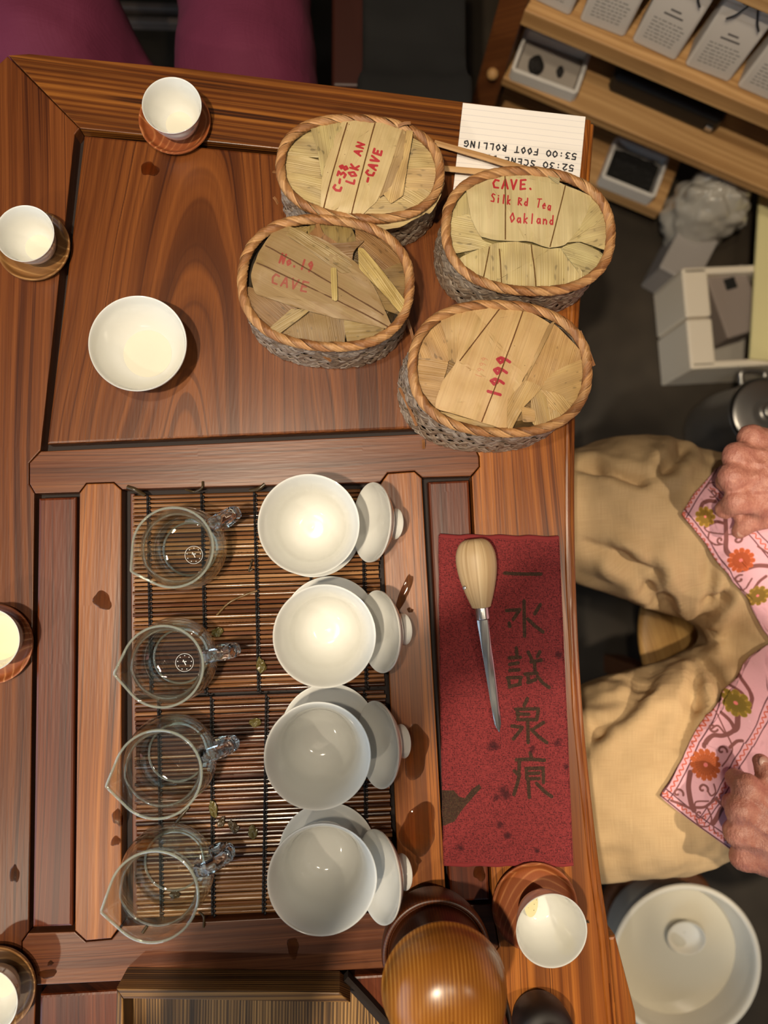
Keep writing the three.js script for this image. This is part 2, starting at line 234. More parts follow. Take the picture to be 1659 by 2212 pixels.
// ------------------------------------------------------------ room
const ROOM = { x0: -2.4, x1: 2.6, z0: -2.3, z1: 2.3, h: 2.75 };
{
  const floorT = dataTex(512, 512, (u, v) => { const a = 0.5 + 0.6 * N(u * 9, v * 9) + 0.35 * N(u * 40, v * 40, 4); return mix3(hex(0x2a2218), hex(0x40362a), clamp(a)); });
  floorT.repeat.set(0.6, 0.6);
  const plaster = std(0x8f7d68, 0.9), W0 = ROOM.x1 - ROOM.x0, D0 = ROOM.z1 - ROOM.z0, cx = (ROOM.x0 + ROOM.x1) / 2, cz = 0;
  const f = boxAt(cx, -0.05, cz, W0 + 0.4, 0.1, D0 + 0.4, 0.001); grainUV(f, 0, 1); struct('floor', f, std(0xffffff, 0.55, { map: floorT }));
  struct('ceiling', boxAt(cx, ROOM.h + 0.05, cz, W0 + 0.4, 0.1, D0 + 0.4, 0.001), std(0x9c9082, 0.95));
  struct('wall_left', boxAt(ROOM.x0 - 0.06, ROOM.h / 2, cz, 0.12, ROOM.h, D0 + 0.4, 0.001), plaster);
  struct('wall_right', boxAt(ROOM.x1 + 0.06, ROOM.h / 2, cz, 0.12, ROOM.h, D0 + 0.4, 0.001), plaster);
  struct('wall_back', boxAt(cx, ROOM.h / 2, ROOM.z0 - 0.06, W0, ROOM.h, 0.12, 0.001), plaster);
  struct('wall_front', boxAt(cx, ROOM.h / 2, ROOM.z1 + 0.06, W0, ROOM.h, 0.12, 0.001), plaster);
  // the shop windows to the left and behind the photographer: frames with bright panes, and their light
  WINDOWS.forEach(([x, y, z, ww, wh, turn], i) => {
    const w = new THREE.Group(); w.name = 'window_' + (i + 1); w.userData.kind = 'structure'; w.position.set(x, y, z); w.rotation.y = turn; scene.add(w);
    const fm = std(0x5a4636, 0.6), hw = ww / 2, hh = wh / 2;
    part('window_frame', merge([boxAt(0, hh + 0.03, 0, ww + 0.12, 0.06, 0.06), boxAt(0, -hh - 0.03, 0, ww + 0.12, 0.06, 0.06), boxAt(-hw - 0.03, 0, 0, 0.06, wh, 0.06), boxAt(hw + 0.03, 0, 0, 0.06, wh, 0.06)]), fm, w);
    part('window_pane', boxAt(0, 0, 0.005, ww, wh, 0.01, 0.001), new THREE.MeshStandardMaterial({ color: 0x000000, emissive: WIN_COLOR, emissiveIntensity: 1.0 }), w);
    const ra = new THREE.RectAreaLight(WIN_COLOR, WIN_I, ww, wh), n = V3(Math.sin(turn), 0, Math.cos(turn)); ra.name = 'window_light_' + i; ra.position.set(x, y, z).addScaledVector(n, 0.04); ra.lookAt(ra.position.clone().add(n)); scene.add(ra);
  });
  LAMPS.forEach(([x, y, z, I, ax, az, soft, cone], i) => {
    const g = thing('ceiling_spotlight', ['black ceiling spotlight over the leaf-wrapped baskets', 'black ceiling spotlight over the bamboo mat', 'black ceiling spotlight towards the window', 'black ceiling spotlight over the red towel', 'black ceiling spotlight over the person in khaki trousers'][i], 'spotlight', [x, y, z]);
    const aim = V3(ax - x, T - y, az - z).normalize(), q = new THREE.Quaternion().setFromUnitVectors(V3(0, -1, 0), aim);
    const shell = lathe([[0.028, 0.0], [0.03, 0.0], [0.036, 0.03], [0.036, 0.11], [0.02, 0.125], [0, 0.125]], 32); shell.applyQuaternion(q); part('shade', shell, M.black, g);
    part('stem', tube([[0, 0.1, 0], [0, 0.2, 0], [0, ROOM.h - y, 0]], 0.008, 4, 8), M.black, g);
    const d = lathe([[0, 0.004], [0.026, 0.004], [0.027, 0.006], [0, 0.006]], 32); d.applyQuaternion(q); part('bulb', d, new THREE.MeshStandardMaterial({ color: 0x000000, emissive: LAMP_COLOR, emissiveIntensity: 20 }), g);
    const s = new THREE.SpotLight(LAMP_COLOR, I, 0, cone, 0.5, 2); s.name = 'spot_' + i; s.position.set(x, y, z).addScaledVector(aim, 0.01); s.target.position.set(ax, T, az); s.castShadow = true; s.shadow.radius = soft; s.shadow.mapSize.set(2048, 2048); scene.add(s); scene.add(s.target);
  });
}

// ------------------------------------------------------------ tea table
const table = thing('tea_table', 'large polished rosewood tea table with framed panels and a sunken draining bay', 'table');
{
  const board = (name, pts, mat, dx, dz, bevel = 0.0009, top = T, thick = 0.02, label) => { const g = prism(pxPoly(pts, top - T), top, thick, bevel); grainUV(g, dx, dz, R() * 2, R() * 2); return part(name, g, mat, table, label); };
  board('stile', [[-140, 330], [-26, 160], [16, 121], [171, 277], [161, 290], [87, 972], [62, 1000], [62, 1045], [74, 1065], [62, 2011], [46, 2034], [46, 2060], [78, 2130], [70, 2330], [-140, 2330]], M.rose, 0.02, 1);
  board('rail', [[18, 119], [64, 116], [400, 147], [830, 198], [1265, 254], [1061, 374], [620, 323], [173, 277]], M.stripe, 1, 0.11);
  board('stile', [[1264, 257], [1230, 690], [1221, 939], [1222, 1228], [1238, 1545], [1272, 1870], [1294, 2025], [1312, 2212], [1324, 2330], [1128, 2330], [1110, 2212], [1079, 2090], [1066, 2062], [1079, 2046], [1064, 1952], [1019, 1030], [1037, 1008], [1036, 985], [1009, 930], [1063, 376]], M.amber, 0.05, 1);
  board('rail', [[88, 975], [900, 938], [1008, 932], [1034, 986], [1035, 1008], [1017, 1028], [913, 1031], [896, 1017], [837, 1021], [821, 1042], [264, 1057], [246, 1041], [186, 1043], [171, 1063], [76, 1066], [64, 1045], [64, 1000]], M.rail, 1, -0.04);
  board('muntin', [[172, 1065], [187, 1045], [245, 1043], [262, 1058], [262, 1997], [240, 2027], [186, 2032], [162, 2010]], M.amber, 0, 1);
  board('muntin', [[822, 1045], [838, 1023], [895, 1019], [911, 1033], [964, 1953], [940, 1990], [881, 1995], [864, 1966]], M.amber, 0.05, 1);
  board('rail', [[61, 2016], [161, 2013], [185, 2035], [241, 2030], [265, 2001], [864, 1969], [880, 1998], [941, 1993], [966, 1956], [1062, 1954], [1077, 2045], [1064, 2062], [1060, 2068], [830, 2092], [80, 2128], [48, 2060], [48, 2035]], M.rail, 1, -0.045);
  const bevel = 0.0025;
  { const g = prism(pxPoly([[181, 291], [620, 335], [1056, 384], [1004, 921], [900, 925], [101, 959]]), T - 0.0006, 0.02, bevel); grainUV(g, -0.05, 1, 0.075, 0.44); part('panel', g, M.figure, table); }
  board('panel', [[83, 1076], [164, 1073], [156, 2001], [70, 2004]], M.narrow, 0, 1, bevel, T - 0.0006);
  board('panel', [[925, 1041], [1013, 1037], [1058, 1945], [973, 1949]], M.narrow, 0.05, 1, bevel, T - 0.0006);
  board('panel', [[86, 2150], [830, 2105], [1066, 2081], [1098, 2212], [1114, 2330], [82, 2330]], M.narrow, 0.04, 1, bevel, T - 0.0006);
  // moulded edge along the right side: two beads, each a little lower
  const edge = [[1264, 257], [1230, 690], [1221, 939], [1222, 1228], [1238, 1545], [1272, 1870], [1294, 2025], [1312, 2212], [1324, 2330]].map(([x, y]) => P(x, y));
  const line = curve(edge).getPoints(60);
  for (const [off, y, r] of [[0.0035, -0.0052, 0.0042], [0.0085, -0.014, 0.0055]]) {
    const path = line.map(p => V3(p.x + off, T + y, p.z)), prof = []; for (let k = 0; k < 12; k++) prof.push([Math.cos(k / 12 * 6.283) * r, Math.sin(k / 12 * 6.283) * r]);
    const g = sweep(path, prof); grainUV(g, 0.05, 1, R(), R()); part('edge_bead', g, M.amber, table);
  }
  // under the top: the core board, which is also the floor of the bay, apron and legs
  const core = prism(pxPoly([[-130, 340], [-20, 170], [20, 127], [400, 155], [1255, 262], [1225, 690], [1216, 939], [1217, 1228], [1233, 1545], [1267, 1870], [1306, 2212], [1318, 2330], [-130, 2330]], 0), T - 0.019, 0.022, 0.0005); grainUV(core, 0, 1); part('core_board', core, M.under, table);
  const legAt = [[40, 165], [1190, 320], [1290, 2260], [-90, 2260]].map(a => P(...a));
  legAt.forEach((p, i) => { const g = boxAt(p.x, 0.355, p.z, 0.075, 0.69, 0.075, 0.006); grainUV(g, 0, 1); part('leg', g, M.rose, table); });
  for (let i = 0; i < 4; i++) { const a = legAt[i], b = legAt[(i + 1) % 4], g = new RoundedBoxGeometry(a.distanceTo(b) - 0.06, 0.07, 0.022, 2, 0.003); g.rotateY(-Math.atan2(b.z - a.z, b.x - a.x)); g.translate((a.x + b.x) / 2, T - 0.08, (a.z + b.z) / 2); grainUV(g, b.x - a.x, b.z - a.z); part('apron', g, M.rose, table); }
  // the lower ledge that shows past the right edge at the front
  const ledge = prism(pxPolyW([[1312, 2025], [1330, 2022], [1374, 2190], [1384, 2330], [1325, 2330]], T - 0.05), T - 0.05, 0.05, 0.003); grainUV(ledge, 0.1, 1); part('ledge', ledge, M.amber, table);
}

// ------------------------------------------------------------ two bamboo mats in the bay
{
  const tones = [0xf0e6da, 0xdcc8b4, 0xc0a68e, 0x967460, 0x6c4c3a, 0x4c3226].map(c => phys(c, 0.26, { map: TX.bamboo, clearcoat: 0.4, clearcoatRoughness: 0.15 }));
  const yS = -0.0085, r2 = rng(31);
  const frameSide = [[281, 1066], [290, 1066], [297, 1985], [286, 1988]];
  const mats = [
    ['mat', 'upper mat of wet bamboo slats tied with black cord, under the topmost pitcher', 0.000, 0.474, [319, 435, 549, 667, 781], [326, 444, 558, 676, 790]],
    ['mat', 'lower mat of wet bamboo slats tied with black cord, nearest the dark tray', 0.482, 1.0, [342, 456, 575, 690, 786], [348, 459, 568, 684, 790]],
  ];
  const L = t => [lerp(287, 296, t), lerp(1070, 1984, t)], Rr = t => [lerp(811, 853, t), lerp(1054, 1958, t)];
  mats.forEach(([, label, t0, t1, top, bot], k) => {
    const m = thing('bamboo_mat', label, 'mat');
    const n = Math.round((t1 - t0) * 97);
    for (let i = 0; i < n; i++) {
      const t = lerp(t0, t1, (i + 0.5) / n), a = P(...L(t), yS), b = P(...Rr(t), yS); a.x += (r2() - 0.5) * 0.002; b.x += (r2() - 0.5) * 0.002; a.y += (r2() - 0.5) * 0.0006; b.y += (r2() - 0.5) * 0.0006;
      const mid = a.clone().lerp(b, 0.5); mid.z += (r2() - 0.5) * 0.0006;
      const w = 0.0033 + r2() * 0.0004;
      const g = sweep([a, mid, b], [[-w / 2, -0.001], [-w / 2, 0.0003], [-w * 0.3, 0.001], [0, 0.0013], [w * 0.3, 0.001], [w / 2, 0.0003], [w / 2, -0.001]].reverse());
      grainUV(g, 1, -0.04, r2() * 3, r2() * 3);
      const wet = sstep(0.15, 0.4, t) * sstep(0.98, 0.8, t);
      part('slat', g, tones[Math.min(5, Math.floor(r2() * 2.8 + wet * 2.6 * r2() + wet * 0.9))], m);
    }
    for (let c = 0; c < 5; c++) {
      const pts = [], nn = n * 2;
      for (let i = 0; i <= nn; i++) { const f = i / nn, t = lerp(t0, t1, f), l = L(t), q = Rr(t), x = lerp(top[c], bot[c], f), y = lerp(l[1], q[1], (x - l[0]) / (q[0] - l[0])); const p = P(x, y, yS); p.y += (i % 2 ? 0.0016 : -0.0002); p.x += (i % 2 ? 1 : -1) * 0.0004; pts.push(p); }
      part('cord', tube(pts, 0.0014, pts.length * 2, 5), M.cord, m);
      part('cord', tube(pts.map(p => V3(p.x + 0.0022, p.y, p.z + 0.002)), 0.0012, pts.length * 2, 5), M.cord, m);
    }
  });
  // beads of water caught between the slats
  const nb = 1500, beads = new THREE.InstancedMesh(new THREE.SphereGeometry(1, 10, 8), M.water, nb), mm = new THREE.Matrix4(); let kk = 0;
  for (let i = 0; i < 20000 && kk < nb; i++) { const t = r2(), u = r2(); if (r2() > sstep(0.08, 0.4, t) * sstep(1.0, 0.7, t) * sstep(0.05, 0.35, u) * (0.25 + N(t * 9, u * 7) * 2.2)) continue; const gap = Math.round(t * 97) / 97, l = L(gap), q = Rr(gap), p = P(lerp(l[0], q[0], u), lerp(l[1], q[1], u), yS + 0.0002), s = 0.0003 + 0.0006 * r2() * r2(); mm.makeScale(s * (1 + r2()), s * 0.8, s); mm.setPosition(p.x, p.y, p.z + (r2() - 0.5) * 0.0012); beads.setMatrixAt(kk++, mm); }
  beads.count = kk; beads.name = 'water_beads'; beads.userData = { label: 'small beads of water between the bamboo slats', category: 'water', kind: 'stuff' }; beads.castShadow = beads.receiveShadow = true; scene.add(beads);
  const g = prism(pxPoly(frameSide, -0.007), T - 0.0085, 0.0095, 0.0008); grainUV(g, 0, 1); part('bay_ledge', g, M.narrow, table);
}
// ------------------------------------------------------------ porcelain cups on wooden saucers
function vessel(outer, inner, seg = 96) { return lathe([...smooth(outer, 36), ...smooth(inner, 36)], seg); }
function cupGeo(r, h) {
  const k = r, o = [[0.36 * k, 0.0005], [0.42 * k, 0], [0.43 * k, 0.05 * h], [0.44 * k, 0.09 * h], [0.66 * k, 0.28 * h], [0.86 * k, 0.62 * h], [0.95 * k, 0.88 * h], [1.0 * k, 0.995 * h]];
  const i = [[0.99 * k, h], [0.965 * k, 0.985 * h], [0.91 * k, 0.86 * h], [0.81 * k, 0.6 * h], [0.6 * k, 0.3 * h], [0.38 * k, 0.15 * h], [0, 0.11 * h]];
  return vessel(o, i);
}
const saucerGeo = (r, h) => vessel([[0.001, 0.001], [0.6 * r, 0], [0.72 * r, 0.0005], [0.95 * r, 0.55 * h], [r, 0.85 * h]], [[0.995 * r, h], [0.95 * r, 0.98 * h], [0.86 * r, 0.62 * h], [0.8 * r, 0.52 * h], [0.4 * r, 0.48 * h], [0, 0.48 * h]]);
const teaDisc = (r, y, d = 0.0015) => lathe([[0, y - d], [r * 0.9, y - d], [r * 1.02, y - 0.0001], [r * 1.02, y], [0, y]], 64);
M.teaPale = phys(lin(0.80, 0.71, 0.49), 0.05); M.teaThin = phys(lin(0.67, 0.64, 0.54), 0.05);
M.glass = phys(lin(0.94, 0.952, 0.91), 0.012, { transmission: 1, thickness: 0, ior: 2.0 }); M.glassSolid = phys(0xffffff, 0.02, { transmission: 1, thickness: 0.004, ior: 1.47 });
M.glassRim = phys(lin(0.74, 0.77, 0.70), 0.04, { transmission: 0.76, thickness: 0, ior: 1.7 }); M.glassRing = phys(lin(0.80, 0.82, 0.78), 0.04, { transmission: 0.9, thickness: 0, ior: 1.7 });
const SAUCERS = [
  // saucer px, r, h ; cup rim px, r, rim height ; labels
  [[377, 258], 0.0366, 0.010, [371, 227], 0.0290, 0.046, M.saucer, 'round reddish wooden saucer under the cup by the top edge of the table', 'small white porcelain tea cup nearest the top edge of the table', M.teaThin, 0.55],
  [[71, 529], 0.0366, 0.010, [53, 504], 0.0280, 0.046, M.saucer2, 'round brown wooden saucer with pale growth rings, left of the big white bowl', 'small white porcelain tea cup on the brown saucer left of the big white bowl', M.teaThin, 0.55],
  [[-18, 1391], 0.0390, 0.012, [-27, 1383], 0.0290, 0.050, M.saucer, 'reddish wooden saucer beside the long narrow panel, cut by the left frame edge', 'white tea cup holding pale yellow tea, cut by the left frame edge', M.teaPale, 0.78],
  [[-14, 2137], 0.0385, 0.014, [-36, 2168], 0.0300, 0.050, M.saucer2, 'brown wooden saucer with a deep rim in the lower left corner', 'white tea cup with tea crumbs in the lower left corner', M.teaThin, 0.6],
  [[1156, 1960], 0.0425, 0.011, [1192, 2011], 0.0330, 0.060, M.saucer, 'reddish wooden saucer with bold growth rings just below the red towel', 'white tea cup with a yellow tea stain, beside the wooden jar', null, 0],
];
SAUCERS.forEach(([sp, sr, sh, cp, cr, ch, mat, sl, cl, tea, tr]) => {
  const s = P(...sp, sh), g = saucerGeo(sr, sh); grainUV(g, 0.9, 0.3, 0.05 + sp[0] * 1e-5, 0.035);
  const so = solo('saucer', g, mat, sl, 'saucer'); so.position.set(s.x, T, s.z); so.rotation.y = sp[0] * 0.01;
  const base = 0.49 * sh, c = P(...cp, ch), o = thing('tea_cup', cl, 'cup', [c.x, T + base, c.z]);
  part('cup_body', cupGeo(cr, ch - base), M.porcelain, o);
  if (tea) part('tea', teaDisc(cr * tr * 0.92, (ch - base) * (tr > 0.7 ? 0.46 : 0.19), 0.0008), tea, o, 'thin tea left in the cup');
  else { // yellow stain with leaf crumbs
    const h = ch - base; const st = lathe([[0, 0], [0.0075, -0.0002], [0.008, 0.0003], [0, 0.0009]], 24); st.scale(1, 1, 1.5); st.rotateZ(-0.42); st.translate(-0.009, h * 0.235, -0.006); part('tea_stain', st, phys(lin(0.66, 0.59, 0.34), 0.1), o, 'yellow tea stain');
    const r3 = rng(5); for (let i = 0; i < 5; i++) part('tea_crumb', new THREE.IcosahedronGeometry(0.0004, 0).translate(-0.009 + (r3() - 0.5) * 0.012, h * 0.27, -0.006 + (r3() - 0.5) * 0.018), std(0x6b5a20, 0.6), o);
  }
});
{ // the large bowl
  const r = 0.0470, h = 0.046, c = P(297, 741, h), o = thing('tea_bowl', 'large white porcelain bowl with a little tea standing alone on the framed panel', 'bowl', [c.x, T, c.z]);
  part('bowl_body', vessel([[0.40 * r, 0.0004], [0.46 * r, 0], [0.47 * r, 0.06 * h], [0.5 * r, 0.11 * h], [0.74 * r, 0.34 * h], [0.91 * r, 0.68 * h], [0.995 * r, 0.98 * h]], [[0.985 * r, h], [0.965 * r, 0.985 * h], [0.89 * r, 0.7 * h], [0.7 * r, 0.36 * h], [0.5 * r, 0.18 * h], [0.3 * r, 0.135 * h], [0, 0.13 * h]]), M.porcelain, o);
  part('tea', teaDisc(0.5 * r, 0.182 * h + 0.0004), M.teaThin, o, 'thin layer of pale tea');
}
// ------------------------------------------------------------ four gaiwans: saucer, bowl, lid leaning on its side
const gaiwanBowl = (r, h) => vessel([[0.36 * r, 0.0005], [0.41 * r, 0], [0.42 * r, 0.07 * h], [0.46 * r, 0.11 * h], [0.68 * r, 0.3 * h], [0.79 * r, 0.6 * h], [0.88 * r, 0.84 * h], [0.995 * r, 0.985 * h]], [[0.995 * r, h], [0.965 * r, 0.99 * h], [0.85 * r, 0.83 * h], [0.75 * r, 0.6 * h], [0.63 * r, 0.32 * h], [0.4 * r, 0.14 * h], [0, 0.11 * h]]);
const gSaucer = (r, h) => vessel([[0.001, 0.001], [0.4 * r, 0], [0.5 * r, 0.0002], [0.56 * r, 0.002], [0.85 * r, 0.6 * h], [0.995 * r, 0.96 * h]], [[r, h], [0.97 * r, h * 0.99], [0.8 * r, 0.6 * h], [0.55 * r, 0.28 * h], [0.4 * r, 0.2 * h], [0, 0.2 * h]]);
function lidGeo(R0) { // opening towards -y, knob towards +y
  return lathe([...smooth([[0, 0.0150], [0.4 * R0, 0.0135], [0.75 * R0, 0.008], [0.97 * R0, 0.0006], [R0, 0]], 24), ...smooth([[R0, 0.0014], [0.97 * R0, 0.0030], [0.74 * R0, 0.0105], [0.42 * R0, 0.0160], [0.36 * R0, 0.0185], [0.36 * R0, 0.0225], [0.40 * R0, 0.0275], [0.385 * R0, 0.0283], [0.33 * R0, 0.0268], [0.2 * R0, 0.0225], [0, 0.0215]], 40)], 96);
}
const WHICH = ['topmost', 'second from the top', 'third from the top', 'lowest'];
const lidM = M.porcelain;
[[[667, 1133], 0.0468, [1131], [800, 1128], 0.0385, null, 0], [[701, 1374], 0.0470, [1366], [818, 1364], 0.0390, null, 0], [[686, 1633], 0.0482, [1606], [814, 1608], 0.0400, null, 0], [[696, 1900], 0.0490, [1868], [816, 1893], 0.0410, null, 0]].forEach(([rim, r, , lc, lr, tea], i) => {
  const yM = -0.0075, H = 0.062, top = 0.073, c = P(...rim, top), w = WHICH[i];
  const sOff = [[4, 4], [8, -12], [18, -14], [6, 2]][i], sx = c.x + sOff[0] / 2130, sz = c.z + sOff[1] / 2130;
  const s = solo('gaiwan_saucer', gSaucer(0.0475, 0.012), M.porcelain, `white flared saucer under the ${w} white gaiwan bowl on the bamboo mat`, 'saucer'); s.position.set(sx, T + yM, sz);
  const o = thing('gaiwan_bowl', `wide open white gaiwan bowl, ${w} of the four`, 'bowl', [c.x, T + yM + 0.0026, c.z]);
  part('bowl_body', gaiwanBowl(r, top - yM - 0.0026), M.porcelain, o);
  const hh = top - yM;
  if (tea) part('tea', teaDisc(0.5 * r, 0.205 * hh), tea, o, 'shallow clear tea');
  const lid = solo('gaiwan_cover', lidGeo(lr), lidM, `white domed gaiwan lid propped on edge right of the ${w} gaiwan bowl`, 'cover');
  const cy = 0.043, p = P(lc[0], lc[1], cy); const tilt = 26 * Math.PI / 180;
  lid.quaternion.setFromUnitVectors(V3(0, 1, 0), V3(Math.cos(tilt), -Math.sin(tilt), [0.03, -0.04, 0.0, 0.04][i]).normalize()); lid.position.set(p.x, T + cy, p.z);
});
// ------------------------------------------------------------ four glass pitchers
function pitcherGeo(k, h, spout) {
  const o = smooth([[0.0005, 0.0008], [0.022, 0.0004], [0.028, 0.0012], [0.036, 0.010], [0.0405, 0.028], [0.0375, 0.047], [0.0325, 0.060], [0.0335, 0.070], [0.0365, 0.0790]].map(([a, b]) => [a * k, b * h / 0.08]), 60);
  const inn = smooth([[0.0368, 0.0800], [0.0350, 0.0797], [0.0315, 0.0700], [0.0303, 0.0602], [0.0352, 0.047], [0.0382, 0.028], [0.0338, 0.0115], [0.026, 0.0042], [0.020, 0.0036], [0.0005, 0.0036]].map(([a, b]) => [a * k, b * h / 0.08]), 60);
  const g = lathe([...o, ...inn], 120), p = g.attributes.position;
  for (let i = 0; i < p.count; i++) {
    let x = p.getX(i), y = p.getY(i), z = p.getZ(i), r = Math.hypot(x, z); if (r < 0.005) continue;
    let a = Math.atan2(z, x) - spout; a = Math.atan2(Math.sin(a), Math.cos(a));
    const top = sstep(0.60 * h, 1.0 * h, y), a0 = 0.56, push = Math.abs(a) < a0 ? r * (1 / Math.cos(a0 - Math.abs(a)) - 1) * Math.pow(top, 1.2) : 0;
    p.setXYZ(i, x * (r + push) / r, y + 0.002 * top * Math.exp(-Math.pow(a / 0.4, 2)), z * (r + push) / r);
  }
  g.computeVertexNormals(); return g;
}
[[[412, 1186], 1.0, 0.080, [284, 1232], [524, 1095], 'glass pitcher nearest the top of the bamboo mat, handle turned up and right'], [[392, 1417], 1.0, 0.080, [246, 1457], [537, 1399], 'glass pitcher second from the top of the bamboo mat, logo etched in the base'], [[385, 1624], 1.06, 0.083, [226, 1702], [533, 1598], 'glass pitcher third from the top, its spout over the wooden frame'], [[378, 1857], 1.07, 0.085, [228, 1972], [513, 1834], 'glass pitcher lowest of the four, nearest the dark wooden tray']].forEach(([b, k, h, sp, hp, label], i) => {
  const c = P(...b, -0.007), s = P(...sp, h), q = P(...hp, 0.05), rimC = V3(c.x, 0, c.z);
  const sa = Math.atan2(s.z - rimC.z, s.x - rimC.x), ha = Math.atan2(q.z - c.z, q.x - c.x), d = V3(Math.cos(ha), 0, Math.sin(ha));
  const o = thing('glass_pitcher', label, 'pitcher', [c.x, T - 0.0070, c.z]);
  part('pitcher_body', pitcherGeo(k, h, sa), M.glass, o);
  const ringAt = (r, y, n = 120) => { const p = []; for (let j = 0; j < n; j++) { const a = j / n * 6.2832; let q = a - sa; q = Math.abs(Math.atan2(Math.sin(q), Math.cos(q))); const top = sstep(0.60 * h, h, y), rr = r * k * (1 + (q < 0.56 ? (1 / Math.cos(0.56 - q) - 1) * Math.pow(top, 1.2) : 0)); p.push(V3(Math.cos(a) * rr, y + 0.002 * top * Math.exp(-Math.pow(q / 0.4, 2)), Math.sin(a) * rr)); } return p; };
  const bead = (pts, r) => { const prof = []; for (let j = 0; j < 8; j++) prof.push([Math.cos(j / 8 * 6.283) * r, Math.sin(j / 8 * 6.283) * r]); return sweep(pts, prof, true); };
  part('rim_bead', bead(ringAt(0.0362, h * 0.9955), 0.00115), M.glassRim, o, 'rounded glass rim'); part('neck_ring', bead(ringAt(0.0314, h * 0.755), 0.0009), M.glassRing, o); part('base_ring', bead(ringAt(0.0265, 0.0026), 0.0011), M.glassRing, o);
  const at = (r, y) => V3(d.x * r * k, y * h / 0.08, d.z * r * k);
  const path = curve([at(0.0352, 0.0635), at(0.044, 0.0690), at(0.056, 0.0660), at(0.0625, 0.055), at(0.060, 0.041), at(0.050, 0.031), at(0.0412, 0.027)]).getPoints(30), prof = []; for (let j = 0; j < 14; j++) prof.push([Math.cos(j / 14 * 6.283) * 0.0062, Math.sin(j / 14 * 6.283) * 0.0042]);
  part('handle', sweep(path, prof, false, () => V3(0, 1, 0).cross(d).cross(V3(0, 1, 0)).multiplyScalar(0.2).add(V3(0, 1, 0.001)).normalize()), M.glassSolid, o);
  if (i < 2) { const m = [new THREE.TorusGeometry(0.0088, 0.00022, 5, 40)]; for (let j = 0; j < 9; j++) m.push(new THREE.BoxGeometry(0.0008, 0.0008, 0.0004).translate(0, 0.0068, 0).rotateZ(j / 9 * 6.283)); m.push(new THREE.BoxGeometry(0.0007, 0.006, 0.0004).rotateZ(0.5), new THREE.BoxGeometry(0.004, 0.0007, 0.0004).translate(0, 0.001, 0)); const g = merge(m); g.rotateX(-Math.PI / 2); g.translate(0.004, 0.0042, 0.006); part('etched_mark', g, M.etch, o, 'round etched maker mark'); }
});
// ------------------------------------------------------------ wooden jar with a domed lid
{
  const c = P(943, 2061, 0.05), o = thing('wooden_jar', 'turned wooden jar with a glossy striped domed lid beside the dark tray', 'jar', [c.x, T, c.z]);
  const body = lathe(smooth([[0.001, 0.0005], [0.036, 0], [0.042, 0.004], [0.0490, 0.030], [0.0505, 0.047], [0.0495, 0.052], [0.0465, 0.0525], [0.0445, 0.049], [0.0435, 0.060], [0.0425, 0.085], [0.0420, 0.098], [0.001, 0.099]], 80), 96); cylUV(body, 0.05, 1); part('jar_body', body, M.cedarDark, o, 'darker turned body with a shoulder ring');
  const lid = lathe(smooth([[0.001, 0.100], [0.046, 0.1002], [0.0522, 0.1015], [0.0535, 0.1045], [0.0525, 0.108], [0.0520, 0.110], [0.0505, 0.122], [0.044, 0.138], [0.030, 0.150], [0.014, 0.1555], [0.0005, 0.1565]], 80), 128); flatUV(lid, 0.08, 0.08); part('jar_lid', lid, M.cedar, o, 'glossy golden domed lid with straight dark grain');
  const d = P(1188, 2258, 0.05), q = thing('clay_jar', 'dark clay jar at the bottom frame edge below the right-hand tea cup', 'jar', [d.x, T, d.z]);
  part('jar_body', lathe(smooth([[0.001, 0], [0.022, 0], [0.028, 0.02], [0.026, 0.04], [0.017, 0.048], [0.0165, 0.05], [0.018, 0.053], [0.0155, 0.053], [0.0145, 0.048], [0.001, 0.047]], 50), 64), std(0x1b1410, 0.5), q);
}
// ------------------------------------------------------------ dark wooden tray, cut off by the lower frame edge
{
  const o = thing('wooden_tray', 'dark striped wooden tray with a raised rim and one slanted side, at the bottom', 'tray');
  const h = 0.039, fl = prism(pxPolyW([[262, 2140], [742, 2118], [838, 2222], [920, 2340], [250, 2340]], T + 0.004), T + 0.0095, 0.0092, 0.0006); grainUV(fl, 0, 1, 0.02, 0.1); part('tray_floor', fl, M.wenge, o);
  const top = [[251, 2136], [733, 2144], [757, 2166], [266, 2158]].map(a => P(...a, h)), rail = prism(top.map(p => [p.x, p.z]), T + h, h - 0.0002, 0.0015); grainUV(rail, 1, 0.02); part('rim_rail', rail, M.wengeRim, o, 'raised rail along the upper side');
  const lt = [[251, 2136], [266, 2158], [270, 2340], [245, 2340]].map(a => P(...a, h - 0.0006)); const l2 = prism([[lt[0].x + 0.0004, lt[0].z + 0.0004], [lt[1].x, lt[1].z], [lt[2].x, lt[2].z], [lt[3].x, lt[3].z]], T + h - 0.0006, h - 0.001, 0.0015); grainUV(l2, 0, 1); part('rim_rail', l2, M.wengeRim, o, 'raised rail along the left side');
  const e = sweep([P(745, 2112, 0.0085), P(790, 2160, 0.0085), P(845, 2222, 0.0085)], [[-0.004, -0.0085], [-0.004, 0.003], [-0.002, 0.0045], [0.002, 0.0045], [0.004, 0.003], [0.004, -0.0085]]); part('shade_lip', e, std(0x1c0f08, 0.85), o, 'low lip along the slanted side, shade painted into its dark colour');  // near-black colour stands in for the shade along the slanted edge
}
